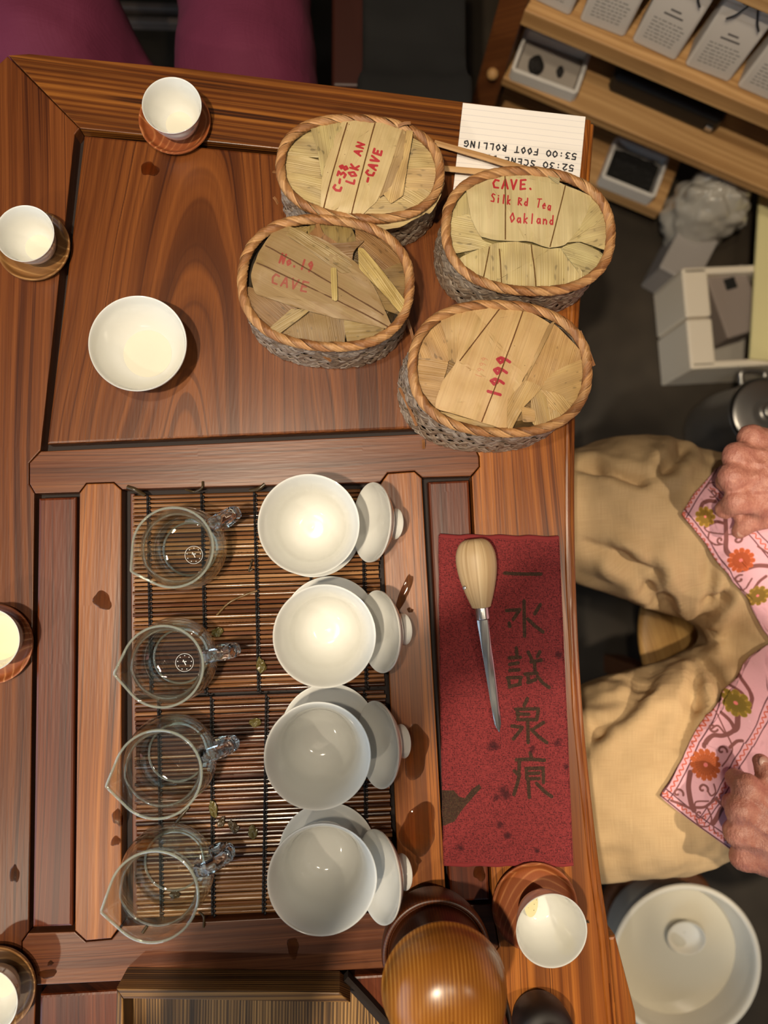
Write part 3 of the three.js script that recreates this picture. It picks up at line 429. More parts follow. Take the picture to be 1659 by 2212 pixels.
// ------------------------------------------------------------ ruled card under the baskets
{
  const pts = [[1000, 222], [1265, 252], [1247, 440], [979, 410]], h = 0.0012, o = P(979, 222, h), q = P(1265, 440, h), pxm = 7000;
  const cw = Math.round((q.x - o.x) * pxm), chh = Math.round((q.z - o.z) * pxm), to = (x, y) => { const p = P(x, y, h); return [(p.x - o.x) * pxm, (p.z - o.z) * pxm]; };
  const t = canvas(cw, chh, (c) => {
    c.fillStyle = '#efe9e4'; c.fillRect(0, 0, cw, chh);
    for (let i = 0; i < 14; i++) { const f = (i + 0.9) / 14.5; const a = to(lerp(1000, 979, f), lerp(222, 410, f)), b = to(lerp(1265, 1247, f), lerp(252, 440, f)); c.strokeStyle = i === 13 ? '#d58a8a' : '#c4c0c6'; c.lineWidth = 2.2; c.beginPath(); c.moveTo(...a); c.lineTo(...b); c.stroke(); }
    c.strokeStyle = '#1c1c22';
    letter(c, '53:00 FOOT ROLLING', [1246, 332], [1000, 303], 13, 10, to); letter(c, '52:30 SCENE DE', [1240, 357], [1046, 334], 13, 10, to);
  });
  const g = prism(pxPoly(pts, h), T + h, 0.0006, 0.0001, 1), p = g.attributes.position, uv = new Float32Array(p.count * 2);
  for (let i = 0; i < p.count; i++) { uv[2 * i] = (p.getX(i) - o.x) * pxm / cw; uv[2 * i + 1] = 1 - (p.getZ(i) - o.z) * pxm / chh; }
  g.setAttribute('uv', new THREE.BufferAttribute(uv, 2)); solo('index_card', g, std(0xffffff, 0.75, { map: t }), 'white ruled card with upside-down handwriting under the right-hand basket', 'card');
  const k = thing('bamboo_tongs', 'pale bamboo tongs poking out between two baskets across the ruled card', 'tongs');
  const arm = (a, b, ha, hb) => { const A = P(...a, ha), B = P(...b, hb), g = sweep([A, A.clone().lerp(B, 0.5).add(V3(0, 0.001, 0)), B], f => flatBar(lerp(0.0052, 0.0075, f), 0.003)); grainUV(g, B.x - A.x, B.z - A.z); return g; };
  part('arm', arm([938, 309], [1150, 372], 0.012, 0.012), M.pine, k); part('arm', arm([952, 364], [1150, 384], 0.012, 0.012), M.pine, k);
}
// ------------------------------------------------------------ red towel
{
  const h = 0.006, corners = [[947, 1156], [1207, 1160], [1222, 1500], [1238, 1868], [958, 1868], [951, 1500]], o = P(935, 1145, h), q = P(1250, 1880, h), pxm = 4200;
  const cw = Math.round((q.x - o.x) * pxm), chh = Math.round((q.z - o.z) * pxm), to = (x, y) => { const p = P(x, y, h); return [(p.x - o.x) * pxm, (p.z - o.z) * pxm]; }, K = pxm / 2130 * 1.0;
  const strokes = [
    [[1090, 1238], [1130, 1240], [1168, 1240]],
    [[1132, 1298], [1133, 1374]], [[1094, 1319], [1123, 1317], [1109, 1338]], [[1100, 1346], [1101, 1353]], [[1167, 1306], [1155, 1326]], [[1140, 1337], [1155, 1352], [1173, 1365]],
    [[1115, 1400], [1117, 1419]], [[1100, 1421], [1124, 1420]], [[1101, 1435], [1119, 1432]], [[1101, 1448], [1121, 1447]], [[1096, 1464], [1126, 1463]], [[1098, 1464], [1101, 1484]], [[1100, 1483], [1124, 1478]], [[1125, 1463], [1122, 1478]], [[1141, 1409], [1151, 1429]], [[1166, 1408], [1161, 1418]], [[1147, 1430], [1169, 1426]], [[1154, 1430], [1156, 1450]], [[1134, 1456], [1160, 1454]], [[1140, 1457], [1142, 1474]], [[1140, 1474], [1157, 1468]], [[1161, 1461], [1172, 1475], [1186, 1485]],
    [[1139, 1509], [1132, 1524]], [[1114, 1532], [1162, 1531]], [[1117, 1532], [1119, 1554]], [[1163, 1532], [1160, 1554]], [[1123, 1542], [1142, 1543]], [[1118, 1554], [1159, 1555]], [[1140, 1556], [1141, 1604]], [[1106, 1568], [1128, 1571]], [[1127, 1574], [1109, 1596]], [[1174, 1561], [1155, 1573]], [[1148, 1576], [1164, 1592], [1181, 1604]],
    [[1145, 1626], [1148, 1637]], [[1115, 1641], [1146, 1640], [1176, 1642]], [[1122, 1643], [1120, 1684], [1110, 1716]], [[1111, 1665], [1122, 1676]], [[1136, 1660], [1173, 1659]], [[1137, 1660], [1138, 1682]], [[1173, 1660], [1174, 1690]], [[1138, 1671], [1164, 1670]], [[1138, 1682], [1165, 1682]], [[1141, 1686], [1143, 1722]], [[1159, 1692], [1176, 1710], [1192, 1721]],
  ];
  const t = canvas(cw, chh, (c) => {
    c.fillStyle = '#8c2f31'; c.fillRect(0, 0, cw, chh);
    c.strokeStyle = c.fillStyle = '#43301f'; c.lineCap = 'round'; c.lineJoin = 'round'; c.lineWidth = 7.5 * K;
    strokes.forEach(s => { c.beginPath(); s.forEach((p, i) => i ? c.lineTo(...to(...p)) : c.moveTo(...to(...p))); c.stroke(); });
    c.beginPath(); [[952, 1707], [980, 1707], [992, 1721], [1004, 1724], [1020, 1704], [1035, 1694], [1040, 1702], [1022, 1721], [996, 1752], [982, 1774], [952, 1786]].forEach((p, i) => i ? c.lineTo(...to(...p)) : c.moveTo(...to(...p))); c.fill();
    // dark tea stains
    const rs = rng(12);
    for (const [x, y, r] of [[1206, 1417, 9], [1205, 1604, 9], [1223, 1658, 7], [1092, 1713, 15], [1072, 1722, 8], [1065, 1612, 12], [1095, 1806, 9], [1080, 1783, 8], [1150, 1618, 8], [1160, 1836, 6], [995, 1830, 8]]) for (let i = 0; i < 14; i++) { c.fillStyle = 'rgba(60,12,16,0.16)'; const [a, b] = to(x + (rs() - 0.5) * r * 1.2, y + (rs() - 0.5) * r * 1.4); c.beginPath(); c.arc(a, b, r * K * (0.3 + 0.5 * rs()), 0, 7); c.fill(); }
    // terry loops: short darker gaps in rows
    for (let yy = 0; yy < chh; yy += 7.4) for (let xx = 0; xx < cw; xx += 7.0) { const v = rs(); c.strokeStyle = v < 0.62 ? `rgba(50,8,12,${0.34 + 0.42 * rs()})` : 'rgba(190,80,76,0.16)'; c.lineWidth = 1.4 + rs() * 1.5; c.beginPath(); const x0 = xx + rs() * 3, y0 = yy + rs() * 3; c.moveTo(x0, y0); if (rs() < 0.6) c.lineTo(x0 + 4 + rs() * 3, y0 + (rs() - 0.5) * 2.5); else c.lineTo(x0 + (rs() - 0.5) * 2, y0 + 4 + rs() * 3); c.stroke(); }
  });
  const bump = noiseBump(512, (u, v, x, y) => { const a = (x % 8) / 8 - 0.5, b = (y % 8) / 8 - 0.5; return clamp(0.9 - 1.6 * (a * a + b * b) + 0.35 * N(x * 0.2, y * 0.2)); }, 1); bump.repeat.set(1.7, 3.9);
  const mat = new THREE.MeshPhysicalMaterial({ map: t, roughness: 0.95, bumpMap: bump, bumpScale: 0.0012, sheen: 0.4, sheenRoughness: 0.6, sheenColor: lin(0.5, 0.12, 0.12) });
  const o1 = thing('red_towel', 'folded dark red terry towel with olive woven characters along the right table edge', 'towel');
  const uvT = (g) => { const p = g.attributes.position, uv = new Float32Array(p.count * 2); for (let i = 0; i < p.count; i++) { uv[2 * i] = (p.getX(i) - o.x) * pxm / cw; uv[2 * i + 1] = 1 - (p.getZ(i) - o.z) * pxm / chh; } g.setAttribute('uv', new THREE.BufferAttribute(uv, 2)); return g; };
  const wave = (g) => { const p = g.attributes.position; for (let i = 0; i < p.count; i++) { const x = p.getX(i), y = p.getY(i), z = p.getZ(i), k = clamp((y - T) / 0.006); p.setXYZ(i, x + 0.0012 * N(z * 60, 4), y + k * (0.0011 * N(x * 45, z * 45) + 0.0006 * N(x * 240, z * 240, 5)), z + 0.0012 * N(x * 70, 9)); } g.computeVertexNormals(); return g; };
  const tess = new TessellateModifier(0.004, 7);
  const lower = prism(pxPoly(corners.map(([x, y]) => [x + 1, y + (y > 1800 ? 3 : -1)]), 0.002), T + 0.0031, 0.003, 0.0012), upper = prism(pxPoly(corners, h), T + 0.0062, 0.0030, 0.0014, 3);
  part('lower_layer', uvT(lower), mat, o1); part('upper_layer', uvT(wave(tess.modify(upper.toNonIndexed ? upper : upper))), mat, o1);
  const hemM = std(0x7c2426, 0.9); for (const [a, b, y] of [[[950, 1159], [1206, 1163], 1], [[961, 1866], [1236, 1866], 2]]) { const pts = []; for (let i = 0; i <= 12; i++) { const p = P(lerp(a[0], b[0], i / 12), lerp(a[1], b[1], i / 12) + (i % 3 - 1) * 1.2, 0.0045); p.y += 0.0006 * N(i * 0.9, y * 3); pts.push(p); } part('hem', tube(pts, 0.0026, 40, 8), hemM, o1, 'smooth stitched hem'); }
}
// ------------------------------------------------------------ pick with a pear-shaped handle
{
  const a = P(1023, 1164, 0.0260), b = P(1040, 1313, 0.0235), c = P(1042, 1339, 0.0228), d = P(1078, 1581, 0.0085), o = thing('tea_pick', 'tea pick with a pale pear-shaped wooden handle and steel blade on the red towel', 'pick');
  const ax = b.clone().sub(a), L = ax.length(); ax.normalize(); const q = new THREE.Quaternion().setFromUnitVectors(V3(0, 1, 0), ax);
  const hg = lathe(smooth([[0.0005, 0], [0.009, 0.0006], [0.0145, 0.004], [0.0190, 0.013], [0.0200, 0.024], [0.0185, 0.037], [0.0140, 0.054], [0.0098, 0.066], [0.0092, L * 0.99], [0.0005, L]], 60), 64); cylUV(hg, 0.02, 1); hg.applyQuaternion(q); hg.translate(a.x, a.y, a.z); part('handle', hg, M.birch, o, 'pale pear-shaped wooden handle');
  const hole = lathe([[0, 0.0003], [0.0011, 0.0003], [0.0017, 0.0001], [0.0017, -0.0004], [0, -0.0004]], 20); const hp = P(1004, 1270, 0.0365); hole.rotateZ(0.45); hole.translate(hp.x - 0.0004, hp.y - 0.0002, hp.z); part('pin', hole, M.steel, o, 'small metal pin in the handle');
  const fg = lathe([[0.0005, -0.001], [0.0068, -0.001], [0.0071, 0], [0.0071, 0.0105], [0.0066, 0.0115], [0.0005, 0.0115]], 40); fg.applyQuaternion(q); fg.translate(b.x, b.y, b.z); part('ferrule', fg, M.steel, o, 'steel ferrule');
  const mid = c.clone().lerp(d, 0.42), path = [c.clone().addScaledVector(ax, -0.002), c.clone().lerp(d, 0.2), mid, c.clone().lerp(d, 0.75), c.clone().lerp(d, 0.93), d];
  const bl = sweep(path, f => { const w = f < 0.5 ? lerp(0.0112, 0.0090, f * 2) : f < 0.85 ? lerp(0.0090, 0.0066, (f - 0.5) / 0.35) : lerp(0.0066, 0.0012, (f - 0.85) / 0.15), t = lerp(0.0034, 0.0016, f), k = 0.16 * (1 - f); return [[-w / 2, 0], [-w * (0.5 - k), -t / 2], [w * 0.4, -t / 2], [w / 2, 0], [w * 0.34, t / 2], [-w * 0.05, t / 2 * 1.4], [-w * 0.4, t / 2 * 1.1]]; }); part('blade', bl, M.steel, o, 'tapering steel blade');
}
// ------------------------------------------------------------ spilt water and tea leaves
function blob(px, py, rx, ry, turn, height, seed) {
  const c = P(px, py, 0.0003), r = rng(seed), ph = [r() * 6, r() * 6, r() * 6], pos = [0, height, 0], idx = [], n = 48, m = 7;
  const rad = a => 1 + 0.13 * Math.sin(2 * a + ph[0]) + 0.10 * Math.sin(3 * a + ph[1]) + 0.06 * Math.sin(5 * a + ph[2]);
  for (let k = 1; k <= m; k++) for (let i = 0; i < n; i++) { const a = i / n * 6.2832, s = k / m, q = rad(a) * s; const x = Math.cos(a) * q * rx / 2130, z = Math.sin(a) * q * ry / 2130; pos.push(x * Math.cos(turn) - z * Math.sin(turn), k === m ? -0.0002 : height * Math.pow(1 - Math.pow(s, 3), 0.6), x * Math.sin(turn) + z * Math.cos(turn)); }
  for (let i = 0; i < n; i++) { idx.push(0, 1 + (i + 1) % n, 1 + i); for (let k = 0; k < m - 1; k++) { const a = 1 + k * n + i, b = 1 + k * n + (i + 1) % n; idx.push(a, b, a + n, b, b + n, a + n); } }
  const g = new THREE.BufferGeometry(); g.setAttribute('position', new THREE.Float32BufferAttribute(pos, 3)); g.setIndex(idx); g.computeVertexNormals(); return [g, c];
}
[[905, 1792, 40, 50, 0, 'big ragged puddle on the board right of the lowest gaiwan lid'], [897, 1622, 30, 52, 0.1, 'tall puddle on the board right of the third gaiwan lid'], [872, 1283, 10, 46, 0.35, 'long crooked streak of water above the second gaiwan lid knob'], [886, 1318, 7, 5, 0, 'tiny drop beside the long streak of water'], [904, 1859, 7, 7, 0, 'small round drop just below the big ragged puddle'], [221, 1297, 18, 20, 0, 'round puddle on the left board beside the topmost pitcher'], [254, 1766, 11, 17, 0, 'drop at the bay edge just left of the third pitcher'], [250, 1817, 11, 9, 0, 'drop at the bay edge between the two lower pitchers'], [633, 2047, 13, 19, 0, 'puddle on the lower rail below the lowest gaiwan bowl'], [102, 2104, 17, 10, 0, 'shiny puddle on the lower rail beside the corner saucer'], [109, 2081, 6, 5, 0, 'small drop just above the shiny puddle by the corner saucer'], [323, 365, 18, 17, 0, 'puddle on the big panel just below the topmost saucer'], [31, 1888, 9, 19, 0, 'upright wet smear on the left edge board'], [1036, 1887, 12, 16, 0, 'puddle on the narrow panel just below the red towel']].forEach(([x, y, rx, ry, tn, label], i) => { const [g, c] = blob(x, y, rx, ry, tn, Math.min(0.0011, 0.00003 * Math.min(rx, ry) + 0.0004), 40 + i); const o = solo('water_puddle', g, M.water, label, 'puddle'); o.position.copy(c); });
const leafM = [phys(lin(0.10, 0.075, 0.018), 0.25), phys(lin(0.055, 0.035, 0.015), 0.3), phys(lin(0.15, 0.085, 0.03), 0.3)];
function wetLeaf(px, py, rx, ry, turn, m, label, h = -0.006, seed = 1) {
  const c = P(px, py, h), r = rng(seed), a0 = r() * 9, g = new THREE.SphereGeometry(1, 20, 12), p = g.attributes.position;
  for (let i = 0; i < p.count; i++) { const x = p.getX(i), y = p.getY(i), z = p.getZ(i), k = 1 + 0.45 * N(x * 1.6 + a0, z * 1.6, y); p.setXYZ(i, x * k * rx / 2130, (y * 0.0008) + 0.0022 * N(x * 2 + a0, z * 2, 3) + 0.0012, z * k * ry / 2130); }
  g.rotateY(turn); g.computeVertexNormals(); const o = solo('tea_leaf', g, leafM[m], label, 'tea leaf'); o.position.copy(c);
}
wetLeaf(564, 1437, 10, 17, 0.2, 0, 'crumpled olive wet tea leaf left of the second gaiwan bowl', -0.006, 3);
wetLeaf(461, 1748, 8, 18, 0.3, 0, 'wet tea leaf curled on the mat right of the third pitcher', -0.006, 4);
wetLeaf(478, 1775, 7, 12, -0.5, 1, 'dark wet leaf scrap just below the curled leaf right of the third pitcher', -0.006, 5);
wetLeaf(505, 1786, 9, 15, 0.6, 1, 'dark torn leaf between the lowest pitcher handle and gaiwan bowl', -0.006, 6);
wetLeaf(546, 1797, 9, 13, 0.1, 0, 'thin brown leaf fragment left of the lowest gaiwan bowl', -0.006, 7);
wetLeaf(470, 1365, 13, 9, 0.4, 0, 'olive leaf tucked behind the second pitcher rim', -0.006, 8);
wetLeaf(552, 1560, 13, 9, 0.1, 0, 'flat wet leaf lying left of the third gaiwan bowl', -0.006, 9);
wetLeaf(908, 1920, 12, 7, 0.4, 0, 'folded green-brown leaf on the board above the wooden jar', 0.0006, 10);
wetLeaf(1268, 1990, 4, 3, 0, 1, 'dark leaf crumb touching the right-hand tea cup side', 0.0006, 11);
wetLeaf(378, 1932, 11, 8, 0.2, 1, 'dark leaf seen through the lowest pitcher', -0.006, 12);
const stem = (pts, r, m, label, h = -0.0055) => solo('tea_twig', tube(pts.map(([x, y, q]) => P(x, y, h + (q || 0))), r, 24, 7), leafM[m], label, 'twig');
stem([[468, 1329], [495, 1302, 0.002], [530, 1285], [556, 1276, 0.001]], 0.0011, 2, 'long wet tea stem lying slantwise between the two upper pitchers and gaiwans');
stem([[375, 1785], [392, 1762, 0.002], [408, 1744]], 0.0016, 1, 'thick dark tea stem between the third and lowest pitchers');
stem([[545, 1208], [540, 1225, 0.002], [538, 1234], [546, 1228]], 0.0009, 1, 'hooked tea stem left of the topmost gaiwan bowl');
stem([[275, 1052, 0.007], [292, 1058, 0.008], [312, 1069, 0.002]], 0.0022, 1, 'dark twig at the upper left corner of the mat bay');
stem([[438, 1040, 0.007], [436, 1054, 0.008], [420, 1062, 0.003], [400, 1057, 0.006]], 0.0012, 1, 'forked dark twig on the bay edge above the topmost pitcher');
stem([[572, 1046, 0.007], [558, 1056, 0.006], [540, 1060, 0.002]], 0.002, 1, 'dark wet twig on the bay edge left of the topmost gaiwan bowl');
stem([[430, 1970, 0.003], [440, 1980, 0.008], [440, 2003, 0.007]], 0.0012, 1, 'curved tea stem over the lower bay edge beside the lowest pitcher');
stem([[318, 2000, 0.007], [308, 2015, 0.0075]], 0.0016, 1, 'short dark stem on the lower rail seen through the lowest pitcher');
// ------------------------------------------------------------ leaf-wrapped tea in woven baskets
{
  const veinTex = dataTex(512, 512, (u, v) => { const a = 0.5 + 0.5 * N(u * 60, v * 1.3, 2), b = 0.5 + 0.5 * N(u * 150, v * 2, 5), c = 0.5 + 0.6 * N(u * 6, v * 3.5, 8); const k = 0.70 + 0.16 * a + 0.09 * b + 0.24 * c - 0.5 * sstep(0.42, 0.6, N(u * 14, v * 13, 11)) * 0.35; return [k, k * (0.985 + 0.03 * (c - 0.5)), k * 0.95]; });
  veinTex.repeat.set(1 / 0.06, 1 / 0.12);
  const veinBump = noiseBump(256, (u, v) => 0.5 + 0.5 * N(u * 60, v * 2, 6), 1); veinBump.wrapS = veinBump.wrapT = THREE.MirroredRepeatWrapping; veinBump.repeat.set(1 / 0.05, 1 / 0.15);
  const dried = (c, [to, f]) => { const A1 = hex(c), B1 = hex(to), q = mix3(A1, B1, f); return (Math.round(q[0] * 255) << 16) | (Math.round(q[1] * 255) << 8) | Math.round(q[2] * 255); };
  const leafMat = {}; const LM = (c) => leafMat[c] ??= new THREE.MeshPhysicalMaterial({ color: c, map: veinTex, bumpMap: veinBump, bumpScale: 0.0006, roughness: 0.55, sheen: 0.15, sheenRoughness: 0.6 });
  const straw = wood({ w: 128, h: 256, sx: 0.03, sy: 0.12, dark: 0xa07e56, light: 0xd2ae80, vein: 0x6b4d30, rings: 260, bands: 0.2, pores: 0.4, seed: 21, streak: 0.7 });
  const strawGrey = wood({ w: 128, h: 256, sx: 0.03, sy: 0.12, dark: 0x9a8a7a, light: 0xd4c4b2, vein: 0x6a5848, rings: 260, bands: 0.2, pores: 0.4, seed: 22, streak: 0.7 }), greyM = (c) => new THREE.MeshStandardMaterial({ color: c, map: strawGrey, roughness: 0.6 });
  const strawM = (c) => new THREE.MeshStandardMaterial({ color: c, map: straw, roughness: 0.6 });
  const tess = new TessellateModifier(0.006, 6);
  const c4 = (x, y) => [480 + x / 3.19, 220 + y / 3.19], c5 = (x, y) => [860 + x / 3.302, 330 + y / 3.302];
  const inkMat = [];
  function basket(B) {
    const { rim, rx, ry, turn, H, conv, seed } = B, r0 = rng(seed), c = P(...rim, H), A = rx / (FPX / (CAM_H - H)), Bz = ry / (FPX / (CAM_H - H));
    const o = thing('woven_basket', B.label, 'basket', [c.x, T, c.z], -turn);
    const se = 2.35, ring = (a, y, off = 0, flare = 1) => { const ca = Math.cos(a), sa = Math.sin(a), k = Math.pow(Math.pow(Math.abs(ca), se) + Math.pow(Math.abs(sa), se), -1 / se); const s = lerp(B.foot ?? 1.03, 1, Math.pow(clamp(y / H), 0.7)) * flare; return V3(ca * k * (A * s + off) + (B.lean?.[0] ?? 0) * (1 - y / H), y, sa * k * (Bz * s + off) + (B.lean?.[1] ?? 0) * (1 - y / H)); };
    const tone = B.straw.map(greyM), rimTone = B.rimStraw.map(strawM), dark = std(0x1a120b, 0.9);
    // dark inner wall and floor
    { const pos = [], idx = [], n = 72, ys = [0.002, 0.02, 0.04, H - 0.004]; ys.forEach(y => { for (let i = 0; i < n; i++) { const p = ring(i / n * 6.2832, y, -0.0042); pos.push(p.x, p.y, p.z); } }); for (let k = 0; k < 3; k++) for (let i = 0; i < n; i++) { const a = k * n + i, b = k * n + (i + 1) % n; idx.push(a, a + n, b, b, a + n, b + n); } pos.push(0, 0.002, 0); const m = pos.length / 3 - 1; for (let i = 0; i < n; i++) idx.push(m, i, (i + 1) % n); const g = new THREE.BufferGeometry(); g.setAttribute('position', new THREE.Float32BufferAttribute(pos, 3)); g.setIndex(idx); g.computeVertexNormals(); part('inner_wall', g, new THREE.MeshStandardMaterial({ color: 0x3a2a1a, roughness: 0.9, side: THREE.DoubleSide }), o); }
    // slanting strips, two sets that pass over and under each other
    const NS = 34, rows = 7;
    for (const dir of [1, -1]) for (let i = 0; i < NS; i++) {
      const path = [], n = 15, a0 = (i + (dir > 0 ? 0 : 0.5)) / NS * 6.2832 + (r0() - 0.5) * 0.05, lean = dir * 0.78 * (0.92 + 0.16 * r0());
      for (let k = 0; k < n; k++) { const f = k / (n - 1), y = lerp(0.0008, H - 0.003, f), a = a0 + lean * (f - 0.5); path.push(ring(a, y, 0.0004 + dir * 0.0011 * Math.sin(f * Math.PI * rows + (i % 2) * Math.PI) + (r0() - 0.5) * 0.0006)); }
      const w = 0.0078 + 0.0018 * r0(); const g = sweep(path, [[-w / 2, -0.0003], [-w * 0.3, 0.0005], [0, 0.0007], [w * 0.3, 0.0005], [w / 2, -0.0003], [0, -0.0005]].reverse(), false, (t, p) => V3(p.x / (A * A), 0, p.z / (Bz * Bz)).normalize());
      part('strip', g, tone[Math.floor(r0() * tone.length)], o);
    }
    // level strips
    for (let k = 0; k < 6; k++) { const path = []; for (let i = 0; i < 120; i++) { const a = i / 120 * 6.2832; path.push(ring(a, 0.005 + k * (H - 0.014) / 5.2, 0.0006 + 0.0015 * Math.sin(a * NS / 1.0 + k * Math.PI))); } const w = 0.0050; part('hoop', sweep(path, [[-w / 2, -0.0003], [-w * 0.3, 0.0004], [w * 0.3, 0.0004], [w / 2, -0.0003]], true, (t, p) => V3(p.x / (A * A), 0, p.z / (Bz * Bz)).normalize()), tone[k % tone.length], o); }
    // twisted rim: three flat strands
    const NT = B.twists ?? 11, steps = 260;
    for (let s = 0; s < 3; s++) {
      const path = [], ups = []; for (let i = 0; i < steps; i++) { const a = i / steps * 6.2832, ph = NT * a + s * 2.0944, rr = 0.0034; const base = ring(a, H, 0); const out = V3(base.x / (A * A), 0, base.z / (Bz * Bz)).normalize(); const wob = 1 + 0.25 * N(a * 6, s * 3 + seed); const u = out.clone().multiplyScalar(Math.cos(ph)).add(V3(0, Math.sin(ph), 0)); path.push(base.clone().addScaledVector(u, rr * wob)); ups.push(u); }
      const w = 0.0070; part('rim_strand', sweep(path, [[-w / 2, -0.0004], [-w * 0.3, 0.0010], [0, 0.0015], [w * 0.3, 0.0010], [w / 2, -0.0004], [0, -0.0008]].reverse(), true, (t) => ups[Math.round(t * steps) % steps]), rimTone[s % rimTone.length], o);
    }
    for (const [x0, y0, h0, x1, y1, h1] of B.loose || []) { const a = P(x0, y0, h0), b = P(x1, y1, h1), m = a.clone().lerp(b, 0.5).add(V3(0, 0.002, 0)); for (const q of [a, m, b]) { q.sub(o.position); q.applyAxisAngle(V3(0, 1, 0), turn); } part('loose_end', sweep([a, m, b], flatBar(0.0028, 0.0012)), rimTone[1], o); }
    // the bundle of leaves inside
    const b = thing('leaf_bundle', B.bundle, 'leaf bundle');
    const cTop = V3(c.x, 0, c.z), dome = (x, z) => { const p = V3(x - c.x, 0, z - c.z).applyAxisAngle(V3(0, 1, 0), turn), q = (p.x / A) ** 2 + (p.z / Bz) ** 2; return T + H - 0.0005 - 0.0045 * q * q + 0.0012 * N(x * 40, z * 40, seed); };
    { const n = 64, m = 8, pos = [], idx = [], uvs = []; for (let k = 0; k <= m; k++) for (let i = 0; i < n; i++) { const p = ring(i / n * 6.2832, H, -0.0048).multiplyScalar(k / m).setY(0).applyAxisAngle(V3(0, 1, 0), -turn).add(cTop); pos.push(p.x, dome(p.x, p.z) - 0.0026, p.z); } for (let k = 0; k < m; k++) for (let i = 0; i < n; i++) { const a = k * n + i, d = k * n + (i + 1) % n; idx.push(a, d, a + n, d, d + n, a + n); } const o2 = (m + 1) * n; for (let i = 0; i < n; i++) { const p = ring(i / n * 6.2832, 0.02, -0.007).setY(0).applyAxisAngle(V3(0, 1, 0), -turn).add(cTop); pos.push(p.x, T + 0.006, p.z); } for (let i = 0; i < n; i++) { const a = m * n + i, d = m * n + (i + 1) % n; idx.push(a, d, o2 + i, d, o2 + (i + 1) % n, o2 + i); } const g = new THREE.BufferGeometry(); g.setAttribute('position', new THREE.Float32BufferAttribute(pos, 3)); g.setIndex(idx); g.computeVertexNormals(); grainUV(g, 1, 0.4); part('packed_core', g, LM(B.core), b); }
    const O = P(rim[0] - rx - 10, rim[1] - ry - 10, H), Q = P(rim[0] + rx + 10, rim[1] + ry + 10, H), pxm = 6500, cw = Math.round((Q.x - O.x) * pxm), chh = Math.round((Q.z - O.z) * pxm), to = (x, y) => { const p = P(x, y, H); return [(p.x - O.x) * pxm, (p.z - O.z) * pxm]; };
    let inked = null;
    B.leaves.forEach(([pts, fresh, dir, o1 = {}], i) => {
      const color = dried(fresh, B.dry);
      const poly = pts.map(p => conv(...p)), layer = (o1.layer ?? i) * 0.00062, w = poly.map(([x, y]) => { const p = P(x, y, H - 0.001); return [p.x, p.z]; });
      // soften the outline a little
      const cv = new THREE.CatmullRomCurve3(w.map(p => V3(p[0], 0, p[1])), true, 'catmullrom', 0.18), out = cv.getPoints(poly.length * 5).slice(0, -1).map((p, k) => [p.x + 0.0004 * N(p.x * 300, p.z * 300, i), p.z + 0.0004 * N(p.x * 300, p.z * 300, i + 9)]);
      let area = 0; out.forEach((p, k) => { const q = out[(k + 1) % out.length]; area += p[0] * -q[1] + q[0] * p[1]; }); if (area < 0) out.reverse();
      let g = new THREE.ShapeGeometry(new THREE.Shape(out.map(([x, z]) => new THREE.Vector2(x, -z)))); g.rotateX(-Math.PI / 2); g = tess.modify(g);
      const [d0, d1] = [P(...conv(...dir[0]), H), P(...conv(...dir[1]), H)], dx = d1.x - d0.x, dz = d1.z - d0.z, dl = Math.hypot(dx, dz), px = -dz / dl, pz = dx / dl;
      const hgt = (x, z) => { const s = (x - d0.x) * px + (z - d0.z) * pz; return dome(x, z) + layer + 0.0006 * N(s * 260, i * 3.3, 1) + 0.00035 * N(s * 700, i, 6) + 0.0016 * N(x * 55 + i, z * 55, 2) + 0.0006 * Math.abs(N(x * 120 + i, z * 120, 4)); };
      const pos = g.attributes.position; for (let k = 0; k < pos.count; k++) pos.setY(k, hgt(pos.getX(k), pos.getZ(k)));
      g = BGU.mergeVertices((g.deleteAttribute('uv'), g.deleteAttribute('normal'), g), 1e-5); g.computeVertexNormals();
      const rimG = new THREE.BufferGeometry(), rp = []; for (let k = 0; k < out.length; k++) { const a = out[k], d = out[(k + 1) % out.length], ya = hgt(...a), yd = hgt(...d); rp.push(a[0], ya, a[1], a[0], ya - 0.0009, a[1], d[0], yd, d[1], d[0], yd, d[1], a[0], ya - 0.0009, a[1], d[0], yd - 0.0009, d[1]); } rimG.setAttribute('position', new THREE.Float32BufferAttribute(rp, 3)); rimG.computeVertexNormals();
      for (const q of [g, rimG]) grainUV(q, dx, dz, r0() * 0, 0);
      g = merge([g, rimG]);
      let mat = LM(color);
